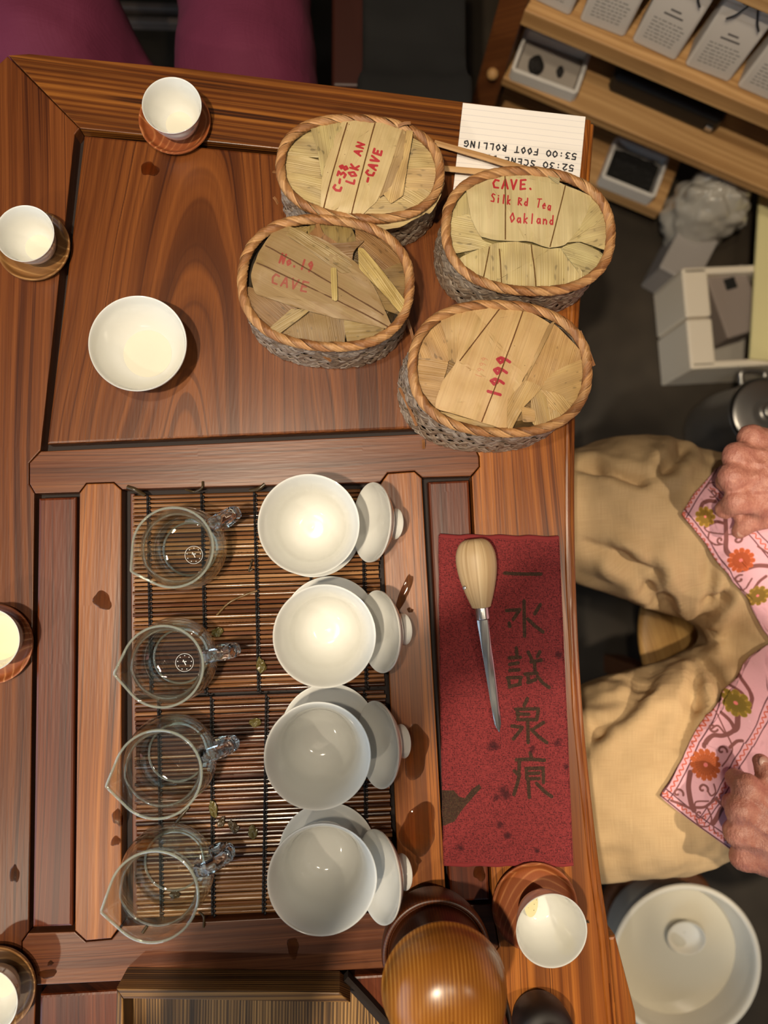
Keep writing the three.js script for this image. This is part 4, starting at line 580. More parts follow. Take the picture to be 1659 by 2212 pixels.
      if (o1.ink) {
        if (!inked) { const base = new THREE.Color(color); inked = canvas(cw, chh, (x2) => {
            x2.fillStyle = '#' + base.getHexString(); x2.fillRect(0, 0, cw, chh);
            const A0 = to(...conv(...dir[0])), A1 = to(...conv(...dir[1])), an = Math.atan2(A1[1] - A0[1], A1[0] - A0[0]); x2.save(); x2.translate(cw / 2, chh / 2); x2.rotate(an); const D = Math.hypot(cw, chh) / 2, rs = rng(seed * 3 + 1);
            for (let k = -D; k < D; k += 2.2) { const v = rs(); x2.strokeStyle = v < 0.5 ? `rgba(70,48,18,${0.02 + 0.05 * rs()})` : `rgba(255,244,200,${0.02 + 0.04 * rs()})`; x2.lineWidth = 0.8 + 2.6 * rs(); x2.beginPath(); const s0 = -D + rs() * D * 0.8, s1 = s0 + D * (0.5 + 1.2 * rs()); x2.moveTo(s0, k); x2.lineTo(s1, k + (rs() - 0.5) * 3); x2.stroke(); }
            for (let k = 0; k < 420; k++) { const v = rs(); x2.fillStyle = v < 0.5 ? `rgba(104,66,24,${0.01 + 0.035 * rs()})` : v < 0.8 ? `rgba(120,122,70,${0.01 + 0.04 * rs()})` : `rgba(250,232,186,${0.01 + 0.05 * rs()})`; x2.beginPath(); x2.ellipse((rs() - 0.5) * 2 * D, (rs() - 0.5) * 2 * D, 30 + rs() * 170, 4 + rs() * 26, 0, 0, 7); x2.fill(); }
            for (let k = 0; k < 40; k++) { x2.fillStyle = 'rgba(60,36,12,0.55)'; x2.beginPath(); x2.arc((rs() - 0.5) * 2 * D, (rs() - 0.5) * 2 * D, 1 + rs() * 2, 0, 7); x2.fill(); }
            x2.restore();
            for (const [s, f, t2, size, lw, col] of B.ink) { x2.strokeStyle = col || '#a3262b'; letter(x2, s, conv(...f), conv(...t2), size, lw, to); }
          }); B.mat = new THREE.MeshPhysicalMaterial({ map: inked, bumpMap: inked, bumpScale: 0.0005, roughness: 0.55 }); }
        const uv = new Float32Array(g.attributes.position.count * 2); for (let k = 0; k < g.attributes.position.count; k++) { uv[2 * k] = (g.attributes.position.getX(k) - O.x) * pxm / cw; uv[2 * k + 1] = 1 - (g.attributes.position.getZ(k) - O.z) * pxm / chh; } g.setAttribute('uv', new THREE.BufferAttribute(uv, 2)); mat = B.mat;
      }
      const lm = part('leaf', g, mat, b, o1.label);
      for (const rib of o1.ribs || []) { const rp2 = []; for (let k = 0; k <= 14; k++) { const q = P(...conv(lerp(rib[0], rib[2], k / 14), lerp(rib[1], rib[3], k / 14)), H - 0.001); rp2.push(V3(q.x, hgt(q.x, q.z) + 0.0001, q.z)); } part('midrib', tube(rp2, 0.00065, 28, 6), LM(B.rib), lm); }
    });
  }
  basket({ label: 'woven oval basket farthest up the table, partly behind another basket', bundle: 'pale leaf bundle with three lines of red writing in the topmost basket', dry: [0xc0a884, 0.55], rim: [779, 365], rx: 178, ry: 114, turn: 0.05, H: 0.068, conv: c4, seed: 101, twists: 8, straw: [0xffffff, 0xf0e8e0, 0xffffff, 0xd0c4b8], rimStraw: [0xfbe4cc, 0xd4b498, 0xffefdc], core: 0x8a7444, rib: 0x8a5a28,
    loose: [[860, 272, 0.074, 887, 266, 0.076], [605, 378, 0.06, 590, 371, 0.058], [600, 440, 0.04, 591, 426, 0.045]],
    ink: [['C-38', [815, 640], [872, 455], 17, 15], ['LOK', [905, 592], [945, 452], 17, 14], ['AN', [950, 400], [985, 300], 15, 13], ['-CAVE', [1020, 590], [1105, 350], 17, 15]],
    leaves: [
      [[[425, 360], [480, 260], [610, 155], [670, 340], [690, 390], [560, 370]], 0xa39660, [[430, 340], [690, 380]]], [[[405, 470], [430, 365], [560, 372], [695, 420], [695, 530]], 0xa08e58, [[420, 420], [690, 480]]], [[[410, 475], [690, 525], [695, 600], [560, 590], [425, 560]], 0xb0a066, [[410, 500], [690, 570]]], [[[425, 562], [560, 590], [695, 600], [695, 770], [590, 735], [480, 650]], 0xa9985c, [[430, 600], [690, 690]]],
      [[[1280, 195], [1390, 230], [1490, 330], [1260, 345]], 0xa89a66, [[1270, 280], [1480, 310]]], [[[1258, 335], [1488, 325], [1522, 470], [1270, 490]], 0xae9a60, [[1270, 410], [1510, 400]]], [[[1262, 478], [1522, 462], [1518, 610], [1255, 620]], 0xc0a06a, [[1270, 540], [1510, 540]]], [[[1240, 605], [1510, 620], [1430, 760], [1170, 690]], 0xb09a60, [[1250, 640], [1430, 730]]],
      [[[680, 780], [830, 700], [1000, 650], [1200, 680], [1410, 750], [1230, 850], [1050, 880], [860, 870], [730, 830]], 0xb29c62, [[700, 780], [1400, 760]]],
      [[[606, 146], [840, 146], [705, 470], [690, 540], [650, 330]], 0xaca264, [[640, 150], [690, 500]]],
      [[[828, 150], [1062, 160], [1015, 330], [955, 510], [880, 690], [800, 745], [680, 785], [690, 530], [720, 430]], 0xb39a60, [[940, 160], [740, 770]], { ink: 1, label: 'broad pale leaf with red handwriting', ribs: [[862, 160, 690, 775]] }],
      [[[1050, 160], [1275, 186], [1222, 330], [1130, 560], [1065, 700], [930, 815], [785, 772], [880, 665], [955, 500], [1012, 330]], 0xb39a60, [[1150, 170], [870, 790]], { ink: 1, label: 'broad pale leaf with red handwriting', ribs: [[1052, 165, 890, 792]] }],
      [[[1240, 200], [1282, 186], [1272, 400], [1200, 580], [1080, 685], [1150, 490]], 0x8a6c44, [[1260, 190], [1100, 680]]], [[[1268, 205], [1312, 226], [1280, 420], [1255, 580], [1240, 665], [1160, 722], [1105, 650], [1165, 605], [1240, 420]], 0xc9a35e, [[1290, 215], [1170, 700]]],
    ] });
  basket({ label: 'woven basket of brown leaves overlapping the topmost basket, left of the others', bundle: 'brown leaf bundle marked in faded red with a number, in the left-hand basket', dry: [0x8e7458, 0.4], rim: [705, 611], rx: 184, ry: 143, turn: 0.06, H: 0.070, conv: c4, seed: 202, twists: 11, straw: [0xffffff, 0xf0e8e0, 0xffffff, 0xd0c4b8], rimStraw: [0xfbe4cc, 0xd4b498, 0xffefdc], core: 0x5a4626, rib: 0x7a5638,
    loose: [[655, 742, 0.05, 715, 780, 0.035], [1010 * 0 + 880, 690, 0.02, 893, 735, 0.01]],
    ink: [['No.19', [392, 1120], [625, 1190], 21, 13, '#8f3a2e'], ['CAVE', [335, 1258], [600, 1330], 21, 12, '#8c4434']],
    leaves: [
      [[[415, 880], [500, 840], [590, 850], [560, 945], [470, 930]], 0xb09a5c, [[430, 860], [560, 930]]], [[[590, 850], [760, 822], [885, 850], [920, 960], [760, 1000], [600, 940]], 0x8d7a40, [[760, 820], [770, 980]]], [[[920, 850], [1100, 905], [1200, 1010], [1250, 1090], [1080, 1180], [930, 1000]], 0x8a6436, [[960, 880], [1220, 1090]]], [[[1070, 1190], [1255, 1100], [1285, 1280], [1235, 1460], [1090, 1420], [990, 1290]], 0x7c6434, [[1090, 1250], [1270, 1230]]],
      [[[175, 1270], [360, 1340], [520, 1430], [390, 1630], [260, 1530], [190, 1400]], 0x7a5a36, [[190, 1300], [450, 1520]]], [[[375, 1610], [600, 1440], [840, 1500], [835, 1690], [600, 1680]], 0x7a6034, [[600, 1450], [640, 1670]]], [[[840, 1510], [1000, 1530], [1120, 1560], [1010, 1650], [870, 1685]], 0x8f7a42, [[840, 1600], [1100, 1580]]],
      [[[660, 782], [675, 860], [700, 920], [800, 990], [700, 1020], [580, 945], [635, 880]], 0x96663a, [[660, 790], [690, 1000]]], [[[690, 1005], [850, 985], [975, 965], [905, 1050], [880, 1150]], 0x7e5c38, [[700, 1000], [950, 980]]],
      [[[370, 875], [450, 862], [720, 980], [930, 1130], [1040, 1280], [1175, 1568], [1080, 1555], [800, 1505], [560, 1445], [240, 1335], [200, 1200], [260, 1030]], 0x866a3e, [[250, 1080], [1150, 1560]], { ink: 1, label: 'large brown leaf with faded red handwriting', ribs: [[240, 1120, 1160, 1562], [300, 1000, 1110, 1480]] }],
      [[[372, 866], [430, 850], [640, 950], [880, 1120], [905, 1190], [815, 1195], [600, 1040], [480, 960]], 0x9a8454, [[390, 860], [880, 1180]]], [[[936, 1035], [972, 1035], [1120, 1210], [1268, 1395], [1222, 1458], [1080, 1310], [945, 1170]], 0xc9b25e, [[950, 1040], [1240, 1430]], { layer: 13 }], [[[748, 1176], [788, 1172], [795, 1388], [758, 1384]], 0xc2b068, [[768, 1176], [776, 1384]], { layer: 15 }], [[[325, 1575], [480, 1448], [600, 1462], [380, 1618]], 0xa38e56, [[340, 1590], [580, 1460]]],
    ] });
  basket({ label: 'woven basket at the right table edge next to the ruled card', bundle: 'smooth pale leaf bundle with three lines of red writing beside the ruled card', dry: [0xc0ac86, 0.6], rim: [1142, 499], rx: 187, ry: 138, turn: 0.03, H: 0.070, conv: c5, seed: 303, twists: 11, straw: [0xffffff, 0xf0e8e0, 0xffffff, 0xd0c4b8], rimStraw: [0xfbe4cc, 0xd4b498, 0xffefdc], core: 0x85764a, rib: 0x96703e,
    ink: [['CAVE.', [672, 255], [985, 272], 20, 13], ['Silk', [655, 362], [805, 378], 19, 9], ['Rd', [845, 382], [930, 392], 17, 9], ['Tea', [975, 400], [1090, 425], 20, 8], ['Oakland', [790, 505], [1115, 522], 19, 9]],
    leaves: [
      [[[350, 460], [400, 320], [480, 195], [520, 440]], 0xa7a06a, [[440, 260], [440, 450]]], [[[345, 470], [515, 440], [600, 620], [690, 665], [395, 710], [350, 580]], 0xb2a468, [[350, 560], [660, 640]]],
      [[[440, 745], [690, 650], [850, 640], [1080, 690], [1180, 690], [1330, 880], [1160, 950], [980, 985], [800, 965], [680, 925], [560, 890]], 0xaa9a5e, [[820, 650], [830, 970]], { ribs: [[650, 675, 608, 905], [945, 660, 988, 970], [720, 690, 740, 930]] }],
      [[[1160, 690], [1290, 645], [1508, 740], [1420, 840], [1310, 880]], 0x9d9862, [[1180, 680], [1480, 760]]], [[[1200, 650], [1360, 540], [1500, 450], [1516, 600], [1512, 700], [1300, 640]], 0xae9f68, [[1220, 640], [1510, 560]]], [[[1470, 380], [1500, 470], [1360, 545], [1195, 655], [1270, 470], [1380, 310]], 0xa99c66, [[1220, 620], [1450, 400]]],
      [[[478, 190], [620, 138], [760, 122], [985, 150], [1190, 236], [1385, 318], [1290, 540], [1185, 668], [1070, 690], [930, 645], [700, 638], [585, 604], [520, 480]], 0xaea06a, [[770, 125], [780, 640]], { ink: 1, label: 'broad smooth leaf with red handwriting', ribs: [[760, 128, 758, 634], [1190, 238, 1074, 686]] }],
      [[[1005, 110], [1090, 118], [1150, 140], [1140, 235], [1090, 205]], 0x9a9a78, [[1010, 120], [1140, 190]], { layer: 9 }],
    ] });
  basket({ label: 'woven basket at the right table edge below the others, nearest the viewer', bundle: 'tan leaf bundle with a red year number in the nearest basket', lean: [-0.006, 0.006], dry: [0xbd9c74, 0.5], rim: [1081, 796], rx: 195, ry: 143, turn: 0.03, H: 0.070, conv: c5, seed: 404, twists: 10, straw: [0xffffff, 0xf0e8e0, 0xffffff, 0xd0c4b8], rimStraw: [0xfbe4cc, 0xd4b498, 0xffefdc], core: 0x86683c, rib: 0x8a5a2e,
    loose: [[1252, 715, 0.066, 1283, 790, 0.055], [914, 950, 0.012, 915, 968, 0.003], [900, 790 + 130, 0.03, 863, 838, 0.03]],
    ink: [['1999', [712, 1765], [800, 1462], 27, 19, '#9c1f2c'], ['1999', [585, 1620], [640, 1470], 14, 3, '#b06a4a']],
    leaves: [
      [[[215, 1210], [290, 1175], [430, 1400], [355, 1490], [105, 1455], [140, 1320]], 0xab8450, [[240, 1200], [350, 1480]]], [[[105, 1460], [355, 1485], [320, 1640], [290, 1830], [180, 1710], [120, 1580]], 0xa07c46, [[110, 1560], [320, 1600]]],
      [[[270, 1835], [480, 1890], [770, 1960], [940, 1985], [760, 2010], [560, 2000], [400, 1960]], 0x97814c, [[290, 1850], [920, 1990]]],
      [[[1100, 1215], [1230, 1330], [1345, 1475], [1110, 1570], [1000, 1700], [890, 1650], [980, 1440]], 0xa07c48, [[1090, 1240], [960, 1660]]], [[[1000, 1700], [1110, 1565], [1345, 1460], [1352, 1620], [1290, 1795]], 0xac8f58, [[1020, 1680], [1340, 1560]]], [[[1005, 1690], [1290, 1785], [1185, 1925], [1040, 1810]], 0xa88a50, [[1020, 1700], [1200, 1900]]], [[[945, 1700], [1010, 1695], [1110, 1810], [1185, 1920], [1020, 1985], [940, 1900]], 0x9a8450, [[980, 1700], [1040, 1970]]],
      [[[298, 1165], [455, 1130], [435, 1510], [355, 1480], [350, 1380]], 0xa88a58, [[400, 1150], [400, 1500]]],
      [[[450, 1130], [500, 1080], [680, 1072], [880, 1110], [1090, 1235], [990, 1450], [880, 1630], [775, 1965], [590, 1925], [265, 1822], [310, 1640], [410, 1500], [432, 1300]], 0xb08e56, [[780, 1090], [500, 1890]], { ink: 1, label: 'broad tan leaf with a red year number', ribs: [[892, 1120, 592, 1924], [735, 1100, 430, 1500]] }],
      [[[1060, 1245], [1112, 1215], [1000, 1440], [890, 1660], [790, 1770], [880, 1640]], 0x8d7040, [[1090, 1230], [830, 1740]]], [[[775, 1770], [900, 1640], [1010, 1690], [880, 1830], [800, 1985], [770, 1960]], 0xa98a4e, [[950, 1660], [790, 1960]], { layer: 12 }], [[[870, 1825], [960, 1845], [965, 1925], [880, 1925]], 0xa07c44, [[875, 1870], [960, 1880]], { layer: 13 }],
    ] });
}
// ------------------------------------------------------------ shelf unit with tea bags, upper right
{
  const D = V3(0.9254, 0, 0.3789).normalize(), back = V3(D.z, 0, -D.x), F0 = V3(0.4610, 0, -0.7461); // along the front, into the shelf, a place on the front line
  const at = (s, y, d) => V3(F0.x + D.x * s + back.x * d, y, F0.z + D.z * s + back.z * d), rot = -Math.atan2(D.z, D.x);
  const place = (g, s, y, d) => { g.rotateY(rot); const p = at(s, y, d); g.translate(p.x, p.y, p.z); return g; };
  const o = thing('wooden_shelf', 'pale wooden shelf unit with grey tea bags in the upper right corner', 'shelf');
  const s0 = -0.215, s1 = 0.60, mid = (s0 + s1) / 2, len = s1 - s0;
  const bd = (y, th, d0, d1, mat = M.pine, e = s1) => { const g = boxAt(0, 0, 0, e - s0, th, d1 - d0, 0.002); grainUV(g, 1, 0, y * 7, y * 3); part('shelf_board', place(g, (s0 + e) / 2, y - th / 2, (d0 + d1) / 2), mat, o); };
  bd(0.445, 0.032, 0, 0.24); bd(0.284, 0.020, 0.0, 0.24); bd(0.10, 0.03, 0, 0.24, M.pine, 0.16); bd(0.632, 0.030, 0, 0.24);
  for (const [s, d] of [[s0 - 0.02, 0.02], [s1 + 0.02, 0.02], [s0 - 0.02, 0.22], [s1 + 0.02, 0.22]]) { const g = boxAt(0, 0, 0, 0.042, 1.0, 0.04, 0.003); grainUV(g, 0, 1); part('post', place(g, s, 0.5, d), M.pineDark, o); }
  part('peg', place(new THREE.SphereGeometry(0.010, 16, 10), s0 - 0.018, 0.29, -0.005), M.pine, o);
  // grey paper bags with a printed front, folded and clipped
  const rl = rng(77), label = canvas(256, 400, (c) => { c.fillStyle = '#bdb5ad'; c.fillRect(0, 0, 256, 400); c.fillStyle = '#3d3a38'; c.font = 'bold 26px sans-serif'; c.textAlign = 'center'; c.globalAlpha = 0.8; for (let i = 0; i < 2; i++) { c.fillRect(96 - i * 26, 92 + i * 34, 64 + i * 52, 13); } c.globalAlpha = 0.55; for (let i = 0; i < 7; i++) { let x = 30; while (x < 215) { const w = 12 + rl() * 26; c.fillRect(x, 178 + i * 25, w, 8); x += w + 8; } } });
  const paper = std(0xc2bab2, 0.8), white = std(0xcfc9c2, 0.7), clipM = std(0x141314, 0.4);
  const bagLabels = ['grey printed tea bag at the left end of the upper shelf', 'grey printed tea bag second from the left on the upper shelf', 'grey printed tea bag third from the left, with a black clip', 'grey printed tea bag fourth from the left, with a large black clip', 'grey printed tea bag at the right frame edge of the upper shelf'];
  let proto;
  for (let i = 0; i < 5; i++) {
    let b;
    if (!proto) {
      b = proto = thing('paper_bag', bagLabels[0], 'bag', [0, 0, 0], 0, 'grey tea bags on the upper shelf');
      const body = new RoundedBoxGeometry(0.072, 0.118, 0.046, 4, 0.005), p = body.attributes.position; for (let k = 0; k < p.count; k++) { const f = (p.getY(k) + 0.059) / 0.118; p.setZ(k, p.getZ(k) * lerp(1, 0.55, f * f)); } body.translate(0, 0.059, 0); body.computeVertexNormals(); part('bag_body', body, paper, b);
      const lb = new THREE.PlaneGeometry(0.064, 0.100, 1, 10), q = lb.attributes.position; for (let k = 0; k < q.count; k++) { const y = q.getY(k) + 0.054, f = y / 0.118; q.setXYZ(k, q.getX(k), y, 0.023 * lerp(1, 0.55, f * f) + 0.0008); } lb.computeVertexNormals(); part('label', lb, std(0xffffff, 0.75, { map: label, side: THREE.DoubleSide }), b, 'printed paper label');
      part('folded_top', boxAt(0, 0.128, 0.002, 0.070, 0.024, 0.010, 0.003), white, b, 'white folded top');
      part('clip', boxAt(0, 0.134, 0.009, 0.030, 0.012, 0.014, 0.002), clipM, b); for (const s of [-1, 1]) part('clip_arm', tube([[s * 0.006, 0.132, 0.016], [s * 0.016, 0.118, 0.024], [s * 0.024, 0.108, 0.0245]], 0.0014, 10, 6), clipM, b);
    } else b = copy(proto, bagLabels[i]);
    const p = at(-0.184 + i * 0.0858, 0.445, 0.042); b.position.copy(p); b.rotation.y = rot + (rl() - 0.5) * 0.08;
  }
  // things on the lower boards
  const tray = (name, lbl, cat, s, y, d, w, dp, h, inner, turn) => { const t = thing(name, lbl, cat, at(s, y, d), rot + turn); const wl = 0.007; part('tray_floor', boxAt(0, 0.003, 0, w - 0.008, 0.006, dp - 0.008), inner, t); for (const [x, z, ww, dd] of [[0, dp / 2, w, wl], [0, -dp / 2, w, wl], [w / 2, 0, wl, dp], [-w / 2, 0, wl, dp]]) part('side', boxAt(x, h / 2, z, ww, h, dd), white, t); return t; };
  const t1 = tray('white_tray', 'small white tray with dark lumps at the left end of the middle shelf', 'tray', -0.149, 0.284, 0.045, 0.112, 0.076, 0.026, std(0x9c9288, 0.7), 0.05);
  for (const [x, z, r, lbl] of [[-0.022, 0.012, 0.016, 'larger dark lump in the small white tray'], [0.02, 0.004, 0.009, 'smaller dark lump in the small white tray']]) { const g = new THREE.IcosahedronGeometry(r, 2), p = g.attributes.position; for (let k = 0; k < p.count; k++) { const q = 1 + 0.3 * N(p.getX(k) * 90, p.getY(k) * 90, p.getZ(k) * 90); p.setXYZ(k, p.getX(k) * q * 0.8, p.getY(k) * q * 0.7, p.getZ(k) * q); } g.computeVertexNormals(); const m = solo('dark_lump', g, std(0x17120e, 0.8), lbl, 'lump'); m.position.copy(t1.localToWorld(V3(x, 0.006 + r * 0.6, z))); }
  { const g = new RoundedBoxGeometry(0.20, 0.045, 0.075, 4, 0.012), p = g.attributes.position; for (let k = 0; k < p.count; k++) p.setY(k, p.getY(k) + 0.006 * N(p.getX(k) * 30, p.getZ(k) * 30)); g.computeVertexNormals(); const m = thing('black_case', 'long black case lying on the middle shelf under the tea bags', 'case', at(0.055, 0.284 + 0.024, 0.085), rot); part('case_body', g, std(0x0c0c0c, 0.5), m); part('buckle', boxAt(0.085, -0.004, 0.039, 0.012, 0.010, 0.005), M.steel, m); }
  { const t2 = tray('framed_box', 'white-rimmed shallow box with black contents near the card, on the lowest shelf', 'box', 0.076, 0.10, 0.044, 0.104, 0.082, 0.035, std(0x0c0a08, 0.8), 0.02); const g = new THREE.BoxGeometry(0.078, 0.016, 0.058, 20, 1, 16), p = g.attributes.position; for (let k = 0; k < p.count; k++) if (p.getY(k) > 0) p.setY(k, 0.008 + 0.006 * N(p.getX(k) * 160, p.getZ(k) * 160)); g.computeVertexNormals(); g.translate(0, 0.013, 0); part('contents', g, std(0x0b0907, 0.9), t2); }
}
// ------------------------------------------------------------ clutter right of the table, out of focus
{
  const white = std(0xe6dac6, 0.7), grey = std(0xa39b90, 0.7);
  { // open white box, the folder lies across it
    const y = 0.14, A = W(1473, 578, y), B = W(1493, 797, y), u = B.clone().sub(A), d = u.length(); u.normalize(); const r = V3(u.z, 0, -u.x), w = 0.26, c = A.clone().addScaledVector(u, d / 2).addScaledVector(r, w / 2);
    const o = thing('white_box', 'open white foam box on the floor under the yellow folder', 'box', [c.x, 0, c.z], -Math.atan2(r.z, r.x)), t = 0.05;
    part('box_floor', boxAt(0, 0.01, 0, w - 0.01, 0.02, d - 0.01, 0.004), grey, o);
    part('side', boxAt(-w / 2 + t / 2, y / 2, -d * 0.255, t, y, d * 0.49, 0.006), white, o); part('side', boxAt(-w / 2 + t / 2, y / 2, d * 0.25, t, y, d * 0.49, 0.006), white, o); part('side', boxAt(w / 2 - 0.01, y / 2, 0, 0.02, y, d, 0.006), white, o); part('side', boxAt(0, y / 2, d / 2 - 0.007, w, y, 0.014, 0.005), white, o); part('side', boxAt(0, y / 2, -d / 2 + 0.007, w, y, 0.014, 0.005), white, o);
    const q = W(1590, 650, 0.12), p2 = thing('grey_carton', 'grey carton with a dark hand hole standing in the open white box', 'carton', [q.x, 0.021, q.z], -Math.atan2(r.z, r.x) + 0.25); part('carton_body', boxAt(0, 0.05, 0, 0.08, 0.10, 0.13, 0.005), std(0x8d8078, 0.75), p2); part('hand_hole', boxAt(0.0, 0.1005, -0.035, 0.022, 0.003, 0.022, 0.001), M.black, p2);
    solo('yellow_folder', prism(pxPolyW([[1645, 348], [1790, 342], [1776, 790], [1620, 775]], 0.147), 0.149, 0.008, 0.0008), std(0xe6dca4, 0.8), 'pale yellow folder at the right frame edge across the white box', 'folder');
  }
  { // crumpled clear plastic bag
    const c = W(1522, 456, 0.12), g = new THREE.SphereGeometry(1, 64, 40), p = g.attributes.position; for (let i = 0; i < p.count; i++) { const x = p.getX(i), y = p.getY(i), z = p.getZ(i), k = 0.92 + 0.30 * Math.abs(N(x * 2.2, y * 2.2, z * 2.2 + 3)) + 0.10 * Math.abs(N(x * 5, y * 4, z * 5)); p.setXYZ(i, x * 0.074 * k, y * 0.110 * k, z * 0.060 * k); } g.computeVertexNormals();
    const o = thing('plastic_bag', 'crumpled grey plastic bag on the floor beside the shelf', 'bag', [c.x, 0.118, c.z]); part('bag_body', g, phys(lin(0.42, 0.39, 0.34), 0.25, { clearcoat: 0.7 }), o);
    const k = W(1490, 548, 0.11), b = thing('grey_box', 'small light grey box between the plastic bag and white box', 'box', [k.x, 0, k.z], -0.5); part('box_body', boxAt(0, 0.05, 0, 0.075, 0.10, 0.10, 0.005), std(0x8f8884, 0.7), b); part('lid', boxAt(0, 0.103, 0, 0.079, 0.012, 0.104, 0.004), std(0x99928d, 0.7), b);
  }
  { // steel pot
    const c = W(1652, 893, 0.20), o = thing('steel_pot', 'dull steel pot behind the hand at the right edge', 'pot', [c.x, 0, c.z]); const dull = phys(lin(0.35, 0.33, 0.31), 0.35, { metalness: 0.9 });
    part('pot_body', lathe([...smooth([[0.001, 0], [0.05, 0], [0.062, 0.01], [0.064, 0.1], [0.064, 0.195], [0.067, 0.2]], 30), ...smooth([[0.066, 0.202], [0.061, 0.195], [0.06, 0.02], [0.001, 0.015]], 30)], 64), dull, o); part('pot_lid', lathe(smooth([[0.001, 0.199], [0.058, 0.199], [0.06, 0.203], [0.03, 0.21], [0.012, 0.212], [0.011, 0.222], [0.015, 0.229], [0.001, 0.232]], 40), 48), dull, o); for (const s of [-1, 1]) part('handle', tube([[-0.02 * 1 + s * 0.0, 0.16, s * 0.062], [-0.02, 0.165, s * 0.085], [0.02, 0.165, s * 0.085], [0.02, 0.16, s * 0.062]], 0.005, 20, 8), dull, o);
  }
  { // white bucket with water and a bowl in it, and the round stool behind
    const y = 0.30, y0 = 0.182, c = W(1484, 2082, y), R0 = 0.118, o = thing('white_bucket', 'round white plastic waste bucket half full of water on the floor', 'bucket', [c.x, 0, c.z]), pl = phys(lin(0.68, 0.63, 0.53), 0.35);
    part('bucket_body', lathe([...smooth([[0.001, y0 + 0.001], [0.085, y0], [0.09, y0 + 0.004], [0.105, y0 + 0.06], [0.114, y - 0.012], [R0, y - 0.010], [R0 + 0.003, y - 0.003]], 40), ...smooth([[R0 + 0.001, y], [0.113, y - 0.002], [0.109, y - 0.02], [0.100, y0 + 0.055], [0.086, y0 + 0.012], [0.001, y0 + 0.008]], 40)], 96), pl, o);
    part('waste_water', lathe([[0, 0.249], [0.1015, 0.249], [0.1035, 0.2505], [0, 0.2505]], 72), phys(lin(0.56, 0.51, 0.40), 0.06), o, 'cloudy waste water');
    const k = W(1481, 2015, 0.255), b = thing('floating_bowl', 'small pale bowl floating in the white bucket', 'bowl', [k.x, 0.250, k.z], 0); part('bowl_body', vessel([[0.001, -0.004], [0.012, -0.004], [0.024, 0.006], [0.030, 0.016]], [[0.0295, 0.017], [0.0285, 0.016], [0.022, 0.006], [0.001, 0.0028]]), pl, b); b.rotation.set(0.25, 0, 0.2);
    const s = W(1430, 1993, 0.18), st = thing('round_stool', 'low round wooden stool under the white bucket', 'stool', [s.x, 0, s.z]); // ring seat
    part('seat', lathe(smooth([[0.001, 0.150], [0.095, 0.15], [0.104, 0.156], [0.106, 0.170], [0.101, 0.179], [0.09, 0.1805], [0.001, 0.1805]], 50), 72).translate(0.0, 0, 0.0), M.pineDark, st); for (const [x, z] of [[0.07, 0.07], [-0.07, 0.07], [0.07, -0.07], [-0.07, -0.07]]) part('leg', boxAt(x * 0.85, 0.076, z * 0.85, 0.03, 0.15, 0.03), M.pineDark, st);
  }
}
// ------------------------------------------------------------ cloth and skin
const weave = noiseBump(256, (u, v, x, y) => 0.5 + 0.25 * Math.sin(x * 1.6) * 0.6 + 0.25 * Math.sin(y * 1.6) * 0.6 + 0.4 * N(u * 30, v * 3) + 0.3 * N(u * 3, v * 30, 4), 1); weave.repeat.set(12, 12);
const linenT = dataTex(512, 512, (u, v) => { const a = 0.5 + 0.5 * N(u * 240, v * 8), b = 0.5 + 0.5 * N(u * 8, v * 240, 5), c = 0.5 + 0.5 * N(u * 7, v * 7, 9); return mix3(hex(0xae9068), hex(0xd0b288), clamp(0.4 * a + 0.4 * b + 0.3 * c - 0.05)); }); linenT.repeat.set(5, 5);
const linen = new THREE.MeshStandardMaterial({ map: linenT, roughness: 0.9, bumpMap: weave, bumpScale: 0.0003 });
const skinT = dataTex(256, 256, (u, v) => { const a = 0.5 + 0.7 * N(u * 12, v * 12), b = 0.5 + 0.6 * N(u * 50, v * 50, 3); return mix3(hex(0x93584a), hex(0xc08a76), clamp(0.55 * a + 0.4 * b)); }); skinT.repeat.set(9, 9);
const skinB = noiseBump(256, (u, v) => 0.5 + 0.5 * N(u * 40, v * 22, 1) * 0.8 + 0.3 * N(u * 90, v * 90, 5), 1); skinB.repeat.set(10, 10);
const skin = new THREE.MeshPhysicalMaterial({ map: skinT, roughness: 0.5, bumpMap: skinB, bumpScale: 0.0007 });
const tri = p => [p.x, p.y, p.z];
const field = (bones, k) => (x, y, z) => { let d = 9; for (const [a, b, ra, rb] of bones) d = smin(d, cap(x, y, z, a, b, ra, rb), k); return d; };
